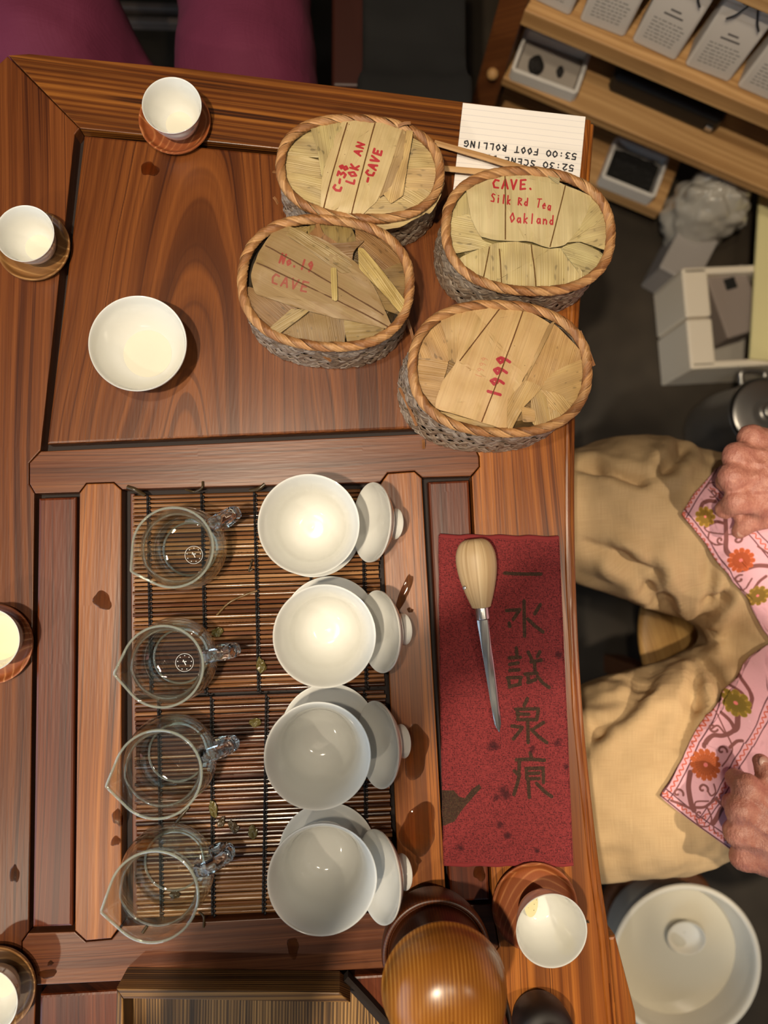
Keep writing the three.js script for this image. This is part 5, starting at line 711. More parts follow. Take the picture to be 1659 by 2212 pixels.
// ------------------------------------------------------------ person on the right: khaki trousers, pink embroidered tunic
{
  const o = thing('person', 'seated person in khaki trousers and pink embroidered tunic, fists on thighs', 'person');
  const kR = tri(W(1150, 1105, 0.50)), mR = tri(W(1380, 1118, 0.505)), hR = tri(W(1690, 1215, 0.51)), kL = tri(W(1180, 1722, 0.50)), mL = tri(W(1390, 1668, 0.505)), hL = tri(W(1700, 1560, 0.51));
  const pelvis = tri(W(1850, 1390, 0.53)), belly = [pelvis[0] + 0.10, 0.66, pelvis[2]], chest = [pelvis[0] + 0.19, 0.90, pelvis[2]], neck = [pelvis[0] + 0.23, 1.06, pelvis[2]], head = [pelvis[0] + 0.21, 1.22, pelvis[2]];
  const fR = [kR[0] + 0.02, 0.07, kR[2]], fL = [kL[0] + 0.02, 0.07, kL[2]];
  const creases = [[[1560, 1392], [1300, 1585], [1262, 1635]], [[1560, 1392], [1420, 1490], [1262, 1560]], [[1562, 1400], [1500, 1520], [1440, 1620]], [[1563, 1395], [1560, 1520], [1545, 1640]], [[1562, 1385], [1545, 1300], [1520, 1180]], [[1562, 1385], [1568, 1290], [1572, 1230]], [[1555, 1370], [1470, 1300], [1395, 1190]], [[1480, 1320], [1420, 1270], [1305, 1165]], [[1380, 1040], [1300, 1010], [1250, 1010]], [[1420, 1240], [1350, 1205], [1262, 1165]], [[1500, 960], [1440, 1010], [1400, 1040]]].map(c => c.map(([x, y]) => tri(W(x, y, 0.60))));
  const legs = field([[kR, mR, 0.082, 0.104], [mR, hR, 0.104, 0.130], [kL, mL, 0.108, 0.122], [mL, hL, 0.122, 0.135], [hR, pelvis, 0.125, 0.14], [hL, pelvis, 0.125, 0.14], [kR, [fR[0], 0.13, fR[2]], 0.076, 0.066], [kL, [fL[0], 0.13, fL[2]], 0.080, 0.066]], 0.035);
  const trousers = (x, y, z) => { const d = legs(x, y, z); return d > -0.03 && d < 0.03 ? d + 0.006 * N(x * 16, y * 12, z * 16) + 0.0025 * N(x * 45, y * 30, z * 45) : d; };
  const fold = (x, z) => { let c = 0; for (const l of creases) for (let s = 0; s < l.length - 1; s++) { const a = l[s], b = l[s + 1], bx = b[0] - a[0], bz = b[2] - a[2], t = clamp(((x - a[0]) * bx + (z - a[2]) * bz) / (bx * bx + bz * bz)), q = Math.hypot(x - a[0] - bx * t, z - a[2] - bz * t), f = (s + t) / (l.length - 1), w = (1 - 0.8 * f * f) * sstep(0, 0.06, 1 - f); c += w * (Math.exp(-((q / 0.0062) ** 2)) - 0.42 * Math.exp(-(((q - 0.017) / 0.009) ** 2))); } return c; };
  const tg = nets(trousers, [kR[0] - 0.14, 0.10, kR[2] - 0.15], [pelvis[0] + 0.17, 0.70, kL[2] + 0.16], 0.0042);
  { const p = tg.attributes.position, n = tg.attributes.normal; for (let i = 0; i < p.count; i++) { const up = sstep(-0.1, 0.5, n.getY(i)); if (up <= 0) continue; const c = -0.0125 * up * clamp(fold(p.getX(i), p.getZ(i)), -0.8, 1.1); p.setXYZ(i, p.getX(i) + n.getX(i) * c, p.getY(i) + n.getY(i) * c, p.getZ(i) + n.getZ(i) * c); } tg.computeVertexNormals(); }
  part('trousers', tg, linen, o, 'loose khaki linen trousers');
  const surf = (x, z) => surf0(x, z) + 0.0125 * clamp(-fold(x, z), 0, 0.8);
  const surf0 = (x, z) => { let y = 0.72; for (let i = 0; i < 60; i++) { const d = trousers(x, y, z); if (d < 0.0015) break; y -= Math.max(d * 0.7, 0.001); if (y < 0.40) return 0.40; } return y; };
  // hands: joints from the photograph, right hand above, left hand below
  const J = (x, y, h) => tri(W(x, y, h));
  const right = { wrist: J(1725, 1050, 0.683), wristB: J(1720, 1010, 0.680), palm: [[1655, 1082, 0.690], [1648, 1040, 0.694], [1652, 998, 0.690], [1664, 962, 0.682]], mcp: [[1592, 1083, 0.696], [1580, 1030, 0.701], [1590, 983, 0.697], [1622, 944, 0.688]],
    pip: [[1566, 1100, 0.676], [1568, 1040, 0.674], [1580, 988, 0.672], [1612, 946, 0.668]], dip: [[1588, 1094, 0.652], [1588, 1044, 0.650], [1602, 992, 0.650], [1628, 952, 0.650]], tip: [[1612, 1086, 0.654], [1612, 1046, 0.652], [1622, 1000, 0.652], [1644, 962, 0.654]], thumb: [[1690, 1098, 0.680], [1650, 1116, 0.676], [1616, 1128, 0.668], [1597, 1148, 0.660]] };
  const left = { wrist: J(1735, 1835, 0.690), wristB: J(1730, 1872, 0.686), palm: [[1672, 1742, 0.698], [1658, 1778, 0.702], [1655, 1818, 0.700], [1662, 1856, 0.692]], mcp: [[1612, 1700, 0.704], [1597, 1748, 0.708], [1594, 1800, 0.704], [1606, 1852, 0.694]],
    pip: [[1588, 1682, 0.682], [1582, 1735, 0.676], [1582, 1792, 0.672], [1596, 1846, 0.668]], dip: [[1602, 1700, 0.660], [1604, 1746, 0.656], [1606, 1796, 0.654], [1618, 1842, 0.654]], tip: [[1626, 1712, 0.662], [1628, 1754, 0.658], [1630, 1800, 0.656], [1638, 1838, 0.658]], thumb: [[1712, 1762, 0.694], [1682, 1716, 0.698], [1660, 1680, 0.694], [1643, 1645, 0.688]] };
  const veins = { r: [[[1600, 1000], [1640, 1005], [1690, 985]], [[1590, 1050], [1625, 1030], [1660, 1012]], [[1610, 970], [1650, 975], [1700, 962]], [[1625, 1060], [1665, 1062], [1700, 1050]]], l: [[[1600, 1760], [1640, 1790], [1690, 1815]], [[1600, 1815], [1650, 1830], [1700, 1850]], [[1625, 1720], [1660, 1760], [1690, 1790]]] };
  function handBones(h) {
    const f = [], S = [0.0098, 0.0102, 0.0096, 0.0086], g = (q) => tri(W(...q));
    for (let i = 0; i < 4; i++) { const w = i < 2 ? h.wrist : h.wristB; f.push([w, g(h.palm[i]), 0.0185, 0.0150], [g(h.palm[i]), g(h.mcp[i]), 0.0155, 0.0122]); }
    const fingers = [0, 1, 2, 3].map(i => [[g(h.mcp[i]), g(h.pip[i]), 0.0112, S[i]], [g(h.pip[i]), g(h.dip[i]), S[i], S[i] * 0.92], [g(h.dip[i]), g(h.tip[i]), S[i] * 0.92, S[i] * 0.84]]);
    const t = h.thumb.map(g), thumb = [[h.wrist, t[0], 0.018, 0.0155], [t[0], t[1], 0.0155, 0.0125], [t[1], t[2], 0.0122, 0.0105], [t[2], t[3], 0.0108, 0.0088]];
    return { f, fingers, thumb };
  }
  function handField(h, vn) {
    const { f, fingers, thumb } = handBones(h), pal = field(f, 0.015), th = field(thumb, 0.008), fs = fingers.map(b => field(b, 0.005));
    const vein = vn.map(l => l.map(([x, y]) => tri(W(x, y, 0.705)))), knuckle = h.mcp.map(q => tri(W(...q)));
    return (x, y, z) => { let d = smin(pal(x, y, z), th(x, y, z), 0.010); let fd = 9; for (const q of fs) fd = smin(fd, q(x, y, z), 0.004); d = smin(d, fd, 0.012);
      if (Math.abs(d) < 0.012) { for (const l of vein) for (let s = 0; s < l.length - 1; s++) { const a = l[s], b = l[s + 1], bx = b[0] - a[0], bz = b[2] - a[2], t = clamp(((x - a[0]) * bx + (z - a[2]) * bz) / (bx * bx + bz * bz)), q = Math.hypot(x - a[0] - bx * t, z - a[2] - bz * t); if (y > 0.67) d -= 0.0016 * Math.exp(-((q / 0.0022) ** 2)); } for (const q of knuckle) { const r = Math.hypot(x - q[0], y - q[1] - 0.008, z - q[2]); d -= 0.0018 * Math.exp(-((r / 0.008) ** 2)); } d += 0.0009 * N(x * 140, y * 140, z * 140) + 0.0006 * N(x * 320, y * 320, z * 320); }
      return d; };
  }
  const eR = [chest[0] - 0.04, 0.74, chest[2] - 0.30], eL = [chest[0] - 0.04, 0.74, chest[2] + 0.30], sR = [chest[0] + 0.02, 0.99, chest[2] - 0.19], sL = [chest[0] + 0.02, 0.99, chest[2] + 0.19];
  const wr = right.wrist, wl = left.wrist;
  const bodyF = field([[pelvis, belly, 0.115, 0.12], [belly, chest, 0.12, 0.13], [chest, neck, 0.10, 0.055], [neck, [head[0], 1.14, head[2]], 0.052, 0.055], [sR, sL, 0.06, 0.06], [sR, eR, 0.052, 0.042], [eR, wr, 0.042, 0.026], [sL, eL, 0.052, 0.042], [eL, wl, 0.042, 0.026], [hR, kR, 0.085, 0.055], [hL, kL, 0.085, 0.055], [kR, fR, 0.052, 0.035], [kL, fL, 0.052, 0.035], [fR, [fR[0] - 0.15, 0.035, fR[2]], 0.036, 0.03], [fL, [fL[0] - 0.15, 0.035, fL[2]], 0.036, 0.03]], 0.03);
  const headF = (x, y, z) => { const q = [(x - head[0]) / 0.098, (y - head[1]) / 0.118, (z - head[2]) / 0.078]; let d = (Math.hypot(...q) - 1) * 0.08; d = smin(d, cap(x, y, z, [head[0] - 0.06, head[1] - 0.075, head[2]], [head[0] - 0.03, head[1] - 0.07, head[2]], 0.034, 0.05), 0.03); d = smin(d, cap(x, y, z, [head[0] - 0.095, head[1] + 0.015, head[2]], [head[0] - 0.116, head[1] - 0.025, head[2]], 0.010, 0.015), 0.012); for (const s of [-1, 1]) { d = smin(d, cap(x, y, z, [head[0] + 0.01, head[1] + 0.02, head[2] + s * 0.08], [head[0] + 0.005, head[1] - 0.03, head[2] + s * 0.078], 0.012, 0.009), 0.008); d = Math.max(d, -(Math.hypot(x - head[0] + 0.098, y - head[1] - 0.01, z - head[2] - s * 0.032) - 0.014)); d = smin(d, Math.hypot(x - head[0] + 0.082, y - head[1] - 0.01, z - head[2] - s * 0.032) - 0.013, 0.004); } const m = cap(x, y, z, [head[0] - 0.10, head[1] - 0.058, head[2] - 0.022], [head[0] - 0.10, head[1] - 0.058, head[2] + 0.022], 0.006, 0.006); d = smin(d, m, 0.006); return d; };
  const hRf = handField(right, veins.r), hLf = handField(left, veins.l);
  const coarse = nets((x, y, z) => smin(bodyF(x, y, z), headF(x, y, z), 0.02), [kR[0] - 0.22, -0.0, wr[2] - 0.42], [pelvis[0] + 0.40, 1.38, wl[2] + 0.24], 0.014);
  const bb = (w, h) => { const a = [...h.mcp, ...h.pip, ...h.dip, ...h.thumb].map(q => tri(W(...q))); a.push(w, h.wristB); const lo = [0, 1, 2].map(k => Math.min(...a.map(p => p[k])) - 0.025), hi = [0, 1, 2].map(k => Math.max(...a.map(p => p[k])) + 0.025); return [lo, hi]; };
  const fore = (h, e) => field([[e, h.wrist, 0.042, 0.026], [h.wrist, h.wristB, 0.024, 0.022]], 0.02);
  const fineR = nets(((f2) => (x, y, z) => smin(hRf(x, y, z), f2(x, y, z), 0.02))(fore(right, eR)), ...bb(right.wrist, right), 0.0026), fineL = nets(((f2) => (x, y, z) => smin(hLf(x, y, z), f2(x, y, z), 0.02))(fore(left, eL)), ...bb(left.wrist, left), 0.0026);
  part('body', merge([coarse, fineR, fineL]), skin, o, 'weathered hands closed to loose fists');
  // nails of the thumbs
  for (const h of [right, left]) { const a = V3(...tri(W(...h.thumb[3]))), b = V3(...tri(W(...h.thumb[2]))), d = a.clone().sub(b).normalize(), g = new THREE.SphereGeometry(1, 16, 10); g.scale(0.0058, 0.0016, 0.0072); const q = new THREE.Quaternion().setFromRotationMatrix(new THREE.Matrix4().makeBasis(d.clone().cross(V3(0, 1, 0)).normalize().negate(), V3(0, 1, 0), d)); g.applyQuaternion(q); const p = a.clone().addScaledVector(d, 0.0005); g.translate(p.x, p.y + 0.0076, p.z); part('thumbnail', g, phys(lin(0.40, 0.21, 0.16), 0.35), o); }
  // tunic: body and sleeves
  const cloth = (f, lo, hi, c) => nets(f, lo, hi, c);
  const pinkC = 0xd9a2ae, pink = std(pinkC, 0.8, { bumpMap: weave, bumpScale: 0.0003 });
  const tunicF = (x, y, z) => Math.max(field([[pelvis, belly, 0.155, 0.150], [belly, chest, 0.150, 0.152], [sR, sL, 0.075, 0.075], [chest, neck, 0.12, 0.075], [sR, eR, 0.072, 0.066], [sL, eL, 0.072, 0.066], [eR, [lerp(eR[0], wr[0], 0.35), lerp(eR[1], wr[1], 0.35), lerp(eR[2], wr[2], 0.35)], 0.066, 0.062], [eL, [lerp(eL[0], wl[0], 0.35), lerp(eL[1], wl[1], 0.35), lerp(eL[2], wl[2], 0.35)], 0.066, 0.062]], 0.03)(x, y, z) + 0.004 * N(x * 20, y * 14, z * 20), 0.50 - y, y - 1.075);
  part('tunic', cloth(tunicF, [pelvis[0] - 0.2, 0.47, eR[2] - 0.1], [pelvis[0] + 0.42, 1.1, eL[2] + 0.1], 0.012), pink, o, 'pink tunic');
  part('hair', nets((x, y, z) => { const q = [(x - head[0] - 0.012) / 0.106, (y - head[1] - 0.012) / 0.126, (z - head[2]) / 0.088]; return Math.max((Math.hypot(...q) - 1) * 0.085 + 0.003 * N(x * 90, y * 30, z * 90), (head[0] - 0.055) - x + Math.max(0, y - head[1] - 0.06) * -2.2, head[1] - 0.06 - y); }, [head[0] - 0.14, head[1] - 0.14, head[2] - 0.11], [head[0] + 0.14, head[1] + 0.16, head[2] + 0.11], 0.006), std(0x8a857e, 0.8), o, 'short grey hair');
  // the two embroidered hem flaps draped over the thighs
  const X0 = W(1400, 940, 0.637), X1 = W(1760, 1880, 0.637), pxm = 3600, cw = Math.round((X1.x - X0.x) * pxm), chh = Math.round((X1.z - X0.z) * pxm), to = (x, y) => { const p = W(x, y, 0.637); return [(p.x - X0.x) * pxm, (p.z - X0.z) * pxm]; }, K = pxm / 1820;
  const flapA = [[1472, 1111], [1500, 1064], [1545, 1013], [1600, 962], [1740, 955], [1750, 1425], [1690, 1405], [1652, 1366], [1629, 1325], [1590, 1265], [1530, 1185]];
  const flapB = [[1425, 1719], [1470, 1645], [1530, 1548], [1598, 1450], [1650, 1396], [1700, 1372], [1750, 1368], [1750, 1840], [1640, 1880], [1562, 1824], [1490, 1772]];
  const emb = canvas(cw, chh, (c) => {
    c.fillStyle = '#dba7b3'; c.fillRect(0, 0, cw, chh); const rs = rng(55);
    for (let i = 0; i < 1500; i++) { c.strokeStyle = rs() < 0.5 ? 'rgba(255,225,232,0.20)' : 'rgba(150,90,110,0.12)'; c.lineWidth = 1 + rs() * 2; const x = rs() * cw, y = rs() * chh; c.beginPath(); c.moveTo(x, y); c.lineTo(x + rs() * 14, y + rs() * 10); c.stroke(); }
    const ln = (pts, w, col, close) => { c.strokeStyle = col; c.lineWidth = w * K; c.lineJoin = c.lineCap = 'round'; c.beginPath(); pts.forEach((p, i) => i ? c.lineTo(...to(...p)) : c.moveTo(...to(...p))); if (close) c.closePath(); c.stroke(); };
    const spl = (pts, n = 60) => new THREE.SplineCurve(pts.map(p => new THREE.Vector2(...p))).getPoints(n).map(p => [p.x, p.y]);
    const off = (pts, d) => pts.map((p, i) => { const a = pts[Math.max(0, i - 1)], b = pts[Math.min(pts.length - 1, i + 1)], l = Math.hypot(b[0] - a[0], b[1] - a[1]); return [p[0] - (b[1] - a[1]) / l * d, p[1] + (b[0] - a[0]) / l * d]; });
    const zig = (pts, amp, step) => { const o2 = []; let acc = 0; for (let i = 1; i < pts.length; i++) { const a = pts[i - 1], b = pts[i], l = Math.hypot(b[0] - a[0], b[1] - a[1]); for (let s = 0; s < l; s += 1) { acc += 1; const k = amp * Math.sin(acc / step * 6.283); o2.push([lerp(a[0], b[0], s / l) - (b[1] - a[1]) / l * k, lerp(a[1], b[1], s / l) + (b[0] - a[0]) / l * k]); } } return o2; };
    const dark = '#5b3038', red = '#c25a44', brown = '#7d4a48';
    const border = (pts, sgn, inner) => { const p = spl(pts, 90); ln(off(p, sgn * 2), 2.6, dark); ln(zig(off(p, sgn * 11), 3, 15), 2.6, red); ln(off(p, sgn * 20), 2.4, dark); if (inner) { ln(off(p, sgn * inner), 2.4, dark); ln(zig(off(p, sgn * (inner + 9)), 3, 15), 2.6, red); ln(off(p, sgn * (inner + 18)), 2.4, dark); } };
    border([[1600, 962], [1545, 1013], [1500, 1064], [1472, 1111]], -1); border([[1472, 1111], [1530, 1185], [1590, 1265], [1629, 1325], [1652, 1366]], -1, 92);
    border([[1650, 1396], [1598, 1450], [1530, 1548], [1470, 1645], [1425, 1719]], -1, 96); border([[1425, 1719], [1490, 1772], [1562, 1824], [1640, 1880]], -1);
    const flower = (x, y, r, n, col, d2) => { for (let k = 0; k < n; k++) { const a = k / n * 6.283; const px = x + Math.cos(a) * r * 0.62, py = y + Math.sin(a) * r * 0.62; c.fillStyle = col; const [u, v] = to(px, py); c.save(); c.translate(u, v); c.rotate(a); c.beginPath(); c.arc(r * 0.17 * K, 0, r * 0.205 * K * (12 / n), 0, 7); c.fill(); c.beginPath(); c.ellipse(0, 0, r * 0.40 * K, r * 0.15 * K * (12 / n), 0, 0, 7); c.fill(); c.strokeStyle = d2; c.lineWidth = 0.8 * K; for (let j = -3; j <= 3; j++) { c.beginPath(); c.moveTo(-r * 0.35 * K, j * r * 0.04 * K); c.lineTo(r * 0.35 * K, j * r * 0.045 * K); c.stroke(); } c.restore(); } const [u, v] = to(x, y); c.fillStyle = col; c.beginPath(); c.arc(u, v, r * 0.5 * K, 0, 7); c.fill(); c.strokeStyle = d2; for (let j = 0; j < 26; j++) { const a = j / 26 * 6.283; c.beginPath(); c.moveTo(u + Math.cos(a) * 4, v + Math.sin(a) * 4); c.lineTo(u + Math.cos(a) * r * 0.6 * K, v + Math.sin(a) * r * 0.6 * K); c.stroke(); } c.fillStyle = '#e07a78'; c.beginPath(); c.arc(u, v, r * 0.14 * K, 0, 7); c.fill(); };
    const st = (pts, w) => { ln(spl(pts, 40), w, brown); };
    const curl = (x, y, r, a0, dir, w = 4) => { const p = []; for (let k = 0; k < 40; k++) { const f = k / 39, a = a0 + dir * f * 5.2, q = r * (1 - 0.8 * f); p.push([x + Math.cos(a) * q, y + Math.sin(a) * q]); } ln(p, w, brown); };
    // upper flap
    st([[1522, 1098], [1528, 1086], [1542, 1080], [1556, 1081]], 9); st([[1532, 1137], [1555, 1126], [1575, 1130]], 7); st([[1577, 1118], [1577, 1160], [1578, 1185], [1586, 1198]], 10); st([[1530, 1140], [1540, 1148], [1570, 1153], [1600, 1154]], 3); st([[1541, 1150], [1540, 1165], [1556, 1176], [1570, 1175]], 3.5); curl(1565, 1166, 8, 1.5, 1, 4); curl(1600, 1165, 11, 4.8, 1, 4.5); curl(1553, 1062, 11, 2.2, -1, 4); st([[1556, 1108], [1574, 1111]], 3.5); st([[1540, 1050], [1550, 1040], [1562, 1038]], 3);
    st([[1615, 1232], [1640, 1222], [1670, 1224]], 9); curl(1614, 1252, 10, 5, -1, 4); st([[1606, 1262], [1622, 1276], [1634, 1250]], 3); st([[1640, 1275], [1650, 1255], [1659, 1245]], 6); st([[1640, 1180], [1665, 1200]], 4);
    flower(1532, 1115, 22, 9, '#b48c2e', '#8a6a1e'); flower(1610, 1210, 27, 12, '#d9652f', '#a84a20'); flower(1652, 1288, 22, 10, '#a8842c', '#7d611c');
    // lower flap
    st([[1540, 1578], [1556, 1570], [1574, 1590], [1588, 1578]], 4); st([[1608, 1530], [1600, 1556], [1592, 1578], [1565, 1590], [1545, 1590], [1532, 1600], [1525, 1614]], 9); curl(1545, 1573, 11, 0.5, 1, 4.5); curl(1560, 1622, 11, 0.2, -1, 4.5); st([[1568, 1543], [1585, 1560], [1592, 1578]], 8); st([[1578, 1614], [1592, 1602], [1602, 1600]], 7); st([[1556, 1540], [1570, 1580], [1582, 1618], [1560, 1655]], 3); curl(1620, 1470, 12, 2.5, 1, 5); st([[1650, 1420], [1630, 1460], [1640, 1500], [1628, 1530]], 9); st([[1608, 1490], [1622, 1505], [1612, 1520]], 6);
    st([[1490, 1668], [1484, 1700], [1490, 1735], [1496, 1748]], 11); curl(1461, 1712, 12, 0.3, -1, 4.5); curl(1514, 1702, 12, 0.4, -1, 4.5); st([[1538, 1692], [1540, 1708], [1532, 1716], [1526, 1708]], 3.5); st([[1448, 1728], [1470, 1736], [1488, 1744]], 5); st([[1498, 1742], [1520, 1740], [1543, 1720]], 6); st([[1498, 1744], [1500, 1730], [1526, 1728]], 3.5); curl(1508, 1756, 11, 0.5, 1, 4); st([[1502, 1768], [1512, 1784], [1530, 1785], [1536, 1768], [1524, 1742]], 3.5); st([[1545, 1726], [1558, 1738]], 6); st([[1556, 1745], [1548, 1765], [1541, 1778]], 12); st([[1541, 1780], [1545, 1795], [1552, 1804]], 3);
    flower(1605, 1524, 27, 10, '#a08428', '#74601a'); flower(1524, 1652, 33, 14, '#c9622a', '#9a481c');
  });
  const embM = new THREE.MeshStandardMaterial({ map: emb, roughness: 0.75, bumpMap: weave, bumpScale: 0.0002, side: THREE.DoubleSide });
  const tess = new TessellateModifier(0.006, 6);
  [[flapA, 0.005], [flapB, 0.0045]].forEach(([poly, lift]) => {
    const w = poly.map(([x, y]) => { let p = W(x, y, 0.60); for (let i = 0; i < 5; i++) p = W(x, y, surf(p.x, p.z) + lift); return p; });
    const out = new THREE.CatmullRomCurve3(w.map(p => V3(p.x, 0, p.z)), true, 'catmullrom', 0.1).getPoints(poly.length * 4).slice(0, -1);
    let list = out.map(p => new THREE.Vector2(p.x, -p.z)); if (THREE.ShapeUtils.isClockWise(list)) list.reverse();
    let g = new THREE.ShapeGeometry(new THREE.Shape(list)); g.rotateX(-Math.PI / 2); g.deleteAttribute('uv'); g.deleteAttribute('normal'); g = BGU.mergeVertices(tess.modify(g), 1e-5);
    const p = g.attributes.position, n = p.count; 
    const hs = new Float32Array(n); for (let i = 0; i < n; i++) { const x = p.getX(i), z = p.getZ(i); let s = 0, c = 0; for (const [a, b] of [[0, 0], [0.012, 0], [-0.012, 0], [0, 0.012], [0, -0.012]]) { s += surf(x + a, z + b); c++; } hs[i] = Math.max(surf(x, z) + 0.002, s / c) + lift; }
    const pos = [], uv = [], idx = [...g.index.array]; const cent = camera.position;
    for (let i = 0; i < n; i++) { const x = p.getX(i), y = hs[i], z = p.getZ(i); pos.push(x, y, z); uv.push((x - X0.x) * pxm / cw, 1 - (z - X0.z) * pxm / chh); }
    for (let i = 0; i < n; i++) { pos.push(pos[3 * i], pos[3 * i + 1] - 0.0016, pos[3 * i + 2]); uv.push(uv[2 * i], uv[2 * i + 1]); }
    const m = g.index.array; for (let i = 0; i < m.length; i += 3) idx.push(m[i] + n, m[i + 2] + n, m[i + 1] + n);
    const edges = new Map(); for (let i = 0; i < m.length; i += 3) for (let k = 0; k < 3; k++) { const a = m[i + k], b = m[i + (k + 1) % 3], key = Math.min(a, b) + '_' + Math.max(a, b); edges.has(key) ? edges.delete(key) : edges.set(key, [a, b]); }
    for (const [a, b] of edges.values()) idx.push(a, a + n, b, b, a + n, b + n);
    const q = new THREE.BufferGeometry(); q.setAttribute('position', new THREE.Float32BufferAttribute(pos, 3)); q.setAttribute('uv', new THREE.Float32BufferAttribute(uv, 2)); q.setIndex(idx); q.computeVertexNormals();
    part('embroidered_flap', q, embM, o, 'pink hem flap with orange and yellow embroidered flowers');
  });
  // stool under the person
  const s = W(1622, 1370, 0.367), st = thing('wooden_stool', 'pale round wooden stool seat showing between the khaki legs', 'stool', [s.x, 0, s.z]);
  const seat = lathe(smooth([[0.001, 0.340], [0.15, 0.340], [0.168, 0.346], [0.172, 0.358], [0.165, 0.364], [0.001, 0.365]], 40), 72); grainUV(seat, 0.3, 1); part('seat', seat, std(0xffe2a8, 0.5, { map: TX.birch }), st); for (const [x, z] of [[0.09, 0.09], [-0.09, 0.09], [0.09, -0.09], [-0.09, -0.09]]) part('leg', boxAt(x, 0.170, z, 0.035, 0.34, 0.035), M.pineDark, st);
}
// ------------------------------------------------------------ person in magenta beyond the table, and the dark seats there
{
  const o = thing('person', 'person in loose magenta clothes sitting beyond the far table edge', 'person');
  const kR = tri(W(112, 118, 0.545)), kL = tri(W(540, 190, 0.555)), hR = [kR[0] - 0.07, 0.56, kR[2] - 0.44], hL = [kL[0] - 0.03, 0.56, kL[2] - 0.42], pel = [(hR[0] + hL[0]) / 2, 0.58, hL[2] - 0.06], ch = [pel[0], 0.92, pel[2] - 0.02], nk = [pel[0], 1.08, pel[2]], hd = [pel[0], 1.25, pel[2] + 0.02];
  const fR = [kR[0], 0.07, kR[2] + 0.02], fL = [kL[0], 0.07, kL[2] + 0.02], lap = [kR[0] + 0.12, 0.46, kR[2] + 0.03];
  const sR = [pel[0] - 0.19, 1.01, pel[2]], sL = [pel[0] + 0.19, 1.01, pel[2]], eR = [sR[0] - 0.06, 0.76, sR[2] + 0.05], eL = [sL[0] + 0.06, 0.76, sL[2] + 0.05], wR = [eR[0] + 0.08, 0.66, eR[2] + 0.24], wL = [eL[0] - 0.08, 0.66, eL[2] + 0.22];
  const bones = [[pel, ch, 0.12, 0.13], [ch, nk, 0.09, 0.05], [nk, [hd[0], 1.16, hd[2]], 0.05, 0.05], [sR, sL, 0.055, 0.055], [sR, eR, 0.05, 0.04], [sL, eL, 0.05, 0.04], [eR, wR, 0.04, 0.025], [eL, wL, 0.04, 0.025], [hR, kR, 0.07, 0.05], [hL, kL, 0.07, 0.05], [kR, fR, 0.045, 0.035], [kL, fL, 0.045, 0.035], [fR, [fR[0], 0.035, fR[2] + 0.13], 0.036, 0.03], [fL, [fL[0], 0.035, fL[2] + 0.13], 0.036, 0.03]];
  for (const [w, e] of [[wR, eR], [wL, eL]]) for (let i = 0; i < 5; i++) { const s = (i - 2) * 0.018; bones.push([w, [w[0] + s, w[1] - 0.02, w[2] + 0.07], 0.022, 0.011], [[w[0] + s, w[1] - 0.02, w[2] + 0.07], [w[0] + s * 1.1, w[1] - 0.045, w[2] + (i ? 0.12 : 0.09)], 0.010, 0.008]); }
  const hf = (x, y, z) => { let d = (Math.hypot((x - hd[0]) / 0.078, (y - hd[1]) / 0.118, (z - hd[2]) / 0.098) - 1) * 0.08; d = smin(d, cap(x, y, z, [hd[0], hd[1] + 0.01, hd[2] + 0.095], [hd[0], hd[1] - 0.025, hd[2] + 0.115], 0.01, 0.014), 0.012); d = smin(d, cap(x, y, z, [hd[0] - 0.02, hd[1] - 0.058, hd[2] + 0.085], [hd[0] + 0.02, hd[1] - 0.058, hd[2] + 0.085], 0.007, 0.007), 0.008); return d; };
  part('body', nets(((f) => (x, y, z) => smin(f(x, y, z), hf(x, y, z), 0.02))(field(bones, 0.025)), [pel[0] - 0.42, 0, pel[2] - 0.2], [pel[0] + 0.42, 1.42, kL[2] + 0.22], 0.014), skin, o);
  const mag = new THREE.MeshStandardMaterial({ color: lin(0.11, 0.009, 0.036), roughness: 0.85, bumpMap: weave, bumpScale: 0.0004 });
  const folds = (x, y, z) => 0.008 * N(x * 11, y * 9, z * 11) + 0.004 * N(x * 26, y * 18, z * 30, 2);
  part('trousers', nets(((f) => (x, y, z) => Math.max(f(x, y, z) + folds(x, y, z), 0.12 - y))(field([[hR, kR, 0.105, 0.095], [hL, kL, 0.10, 0.086], [kR, lap, 0.085, 0.05], [kR, [fR[0], 0.15, fR[2]], 0.088, 0.07], [kL, [fL[0], 0.15, fL[2]], 0.080, 0.07], [hR, pel, 0.12, 0.14], [hL, pel, 0.12, 0.14]], 0.04)), [pel[0] - 0.36, 0.1, pel[2] - 0.2], [pel[0] + 0.36, 0.75, kL[2] + 0.14], 0.010), mag, o, 'loose magenta trousers');
  part('top', nets(((f) => (x, y, z) => Math.max(f(x, y, z) + folds(x, y, z) * 0.6, y - 1.09))(field([[pel, ch, 0.155, 0.155], [ch, nk, 0.11, 0.07], [sR, sL, 0.07, 0.07], [sR, eR, 0.068, 0.06], [sL, eL, 0.068, 0.06], [eR, wR, 0.058, 0.042], [eL, wL, 0.058, 0.042]], 0.03)), [pel[0] - 0.42, 0.45, pel[2] - 0.22], [pel[0] + 0.42, 1.12, pel[2] + 0.42], 0.014), mag, o, 'loose magenta top');
  part('hair', nets((x, y, z) => Math.max((Math.hypot((x - hd[0]) / 0.088, (y - hd[1] - 0.01) / 0.126, (z - hd[2] + 0.012) / 0.106) - 1) * 0.085, z - hd[2] - 0.055 + Math.max(0, y - hd[1] - 0.06) * -2.2), [hd[0] - 0.11, hd[1] - 0.14, hd[2] - 0.14], [hd[0] + 0.11, hd[1] + 0.16, hd[2] + 0.12], 0.007), std(0x2a2018, 0.8), o);
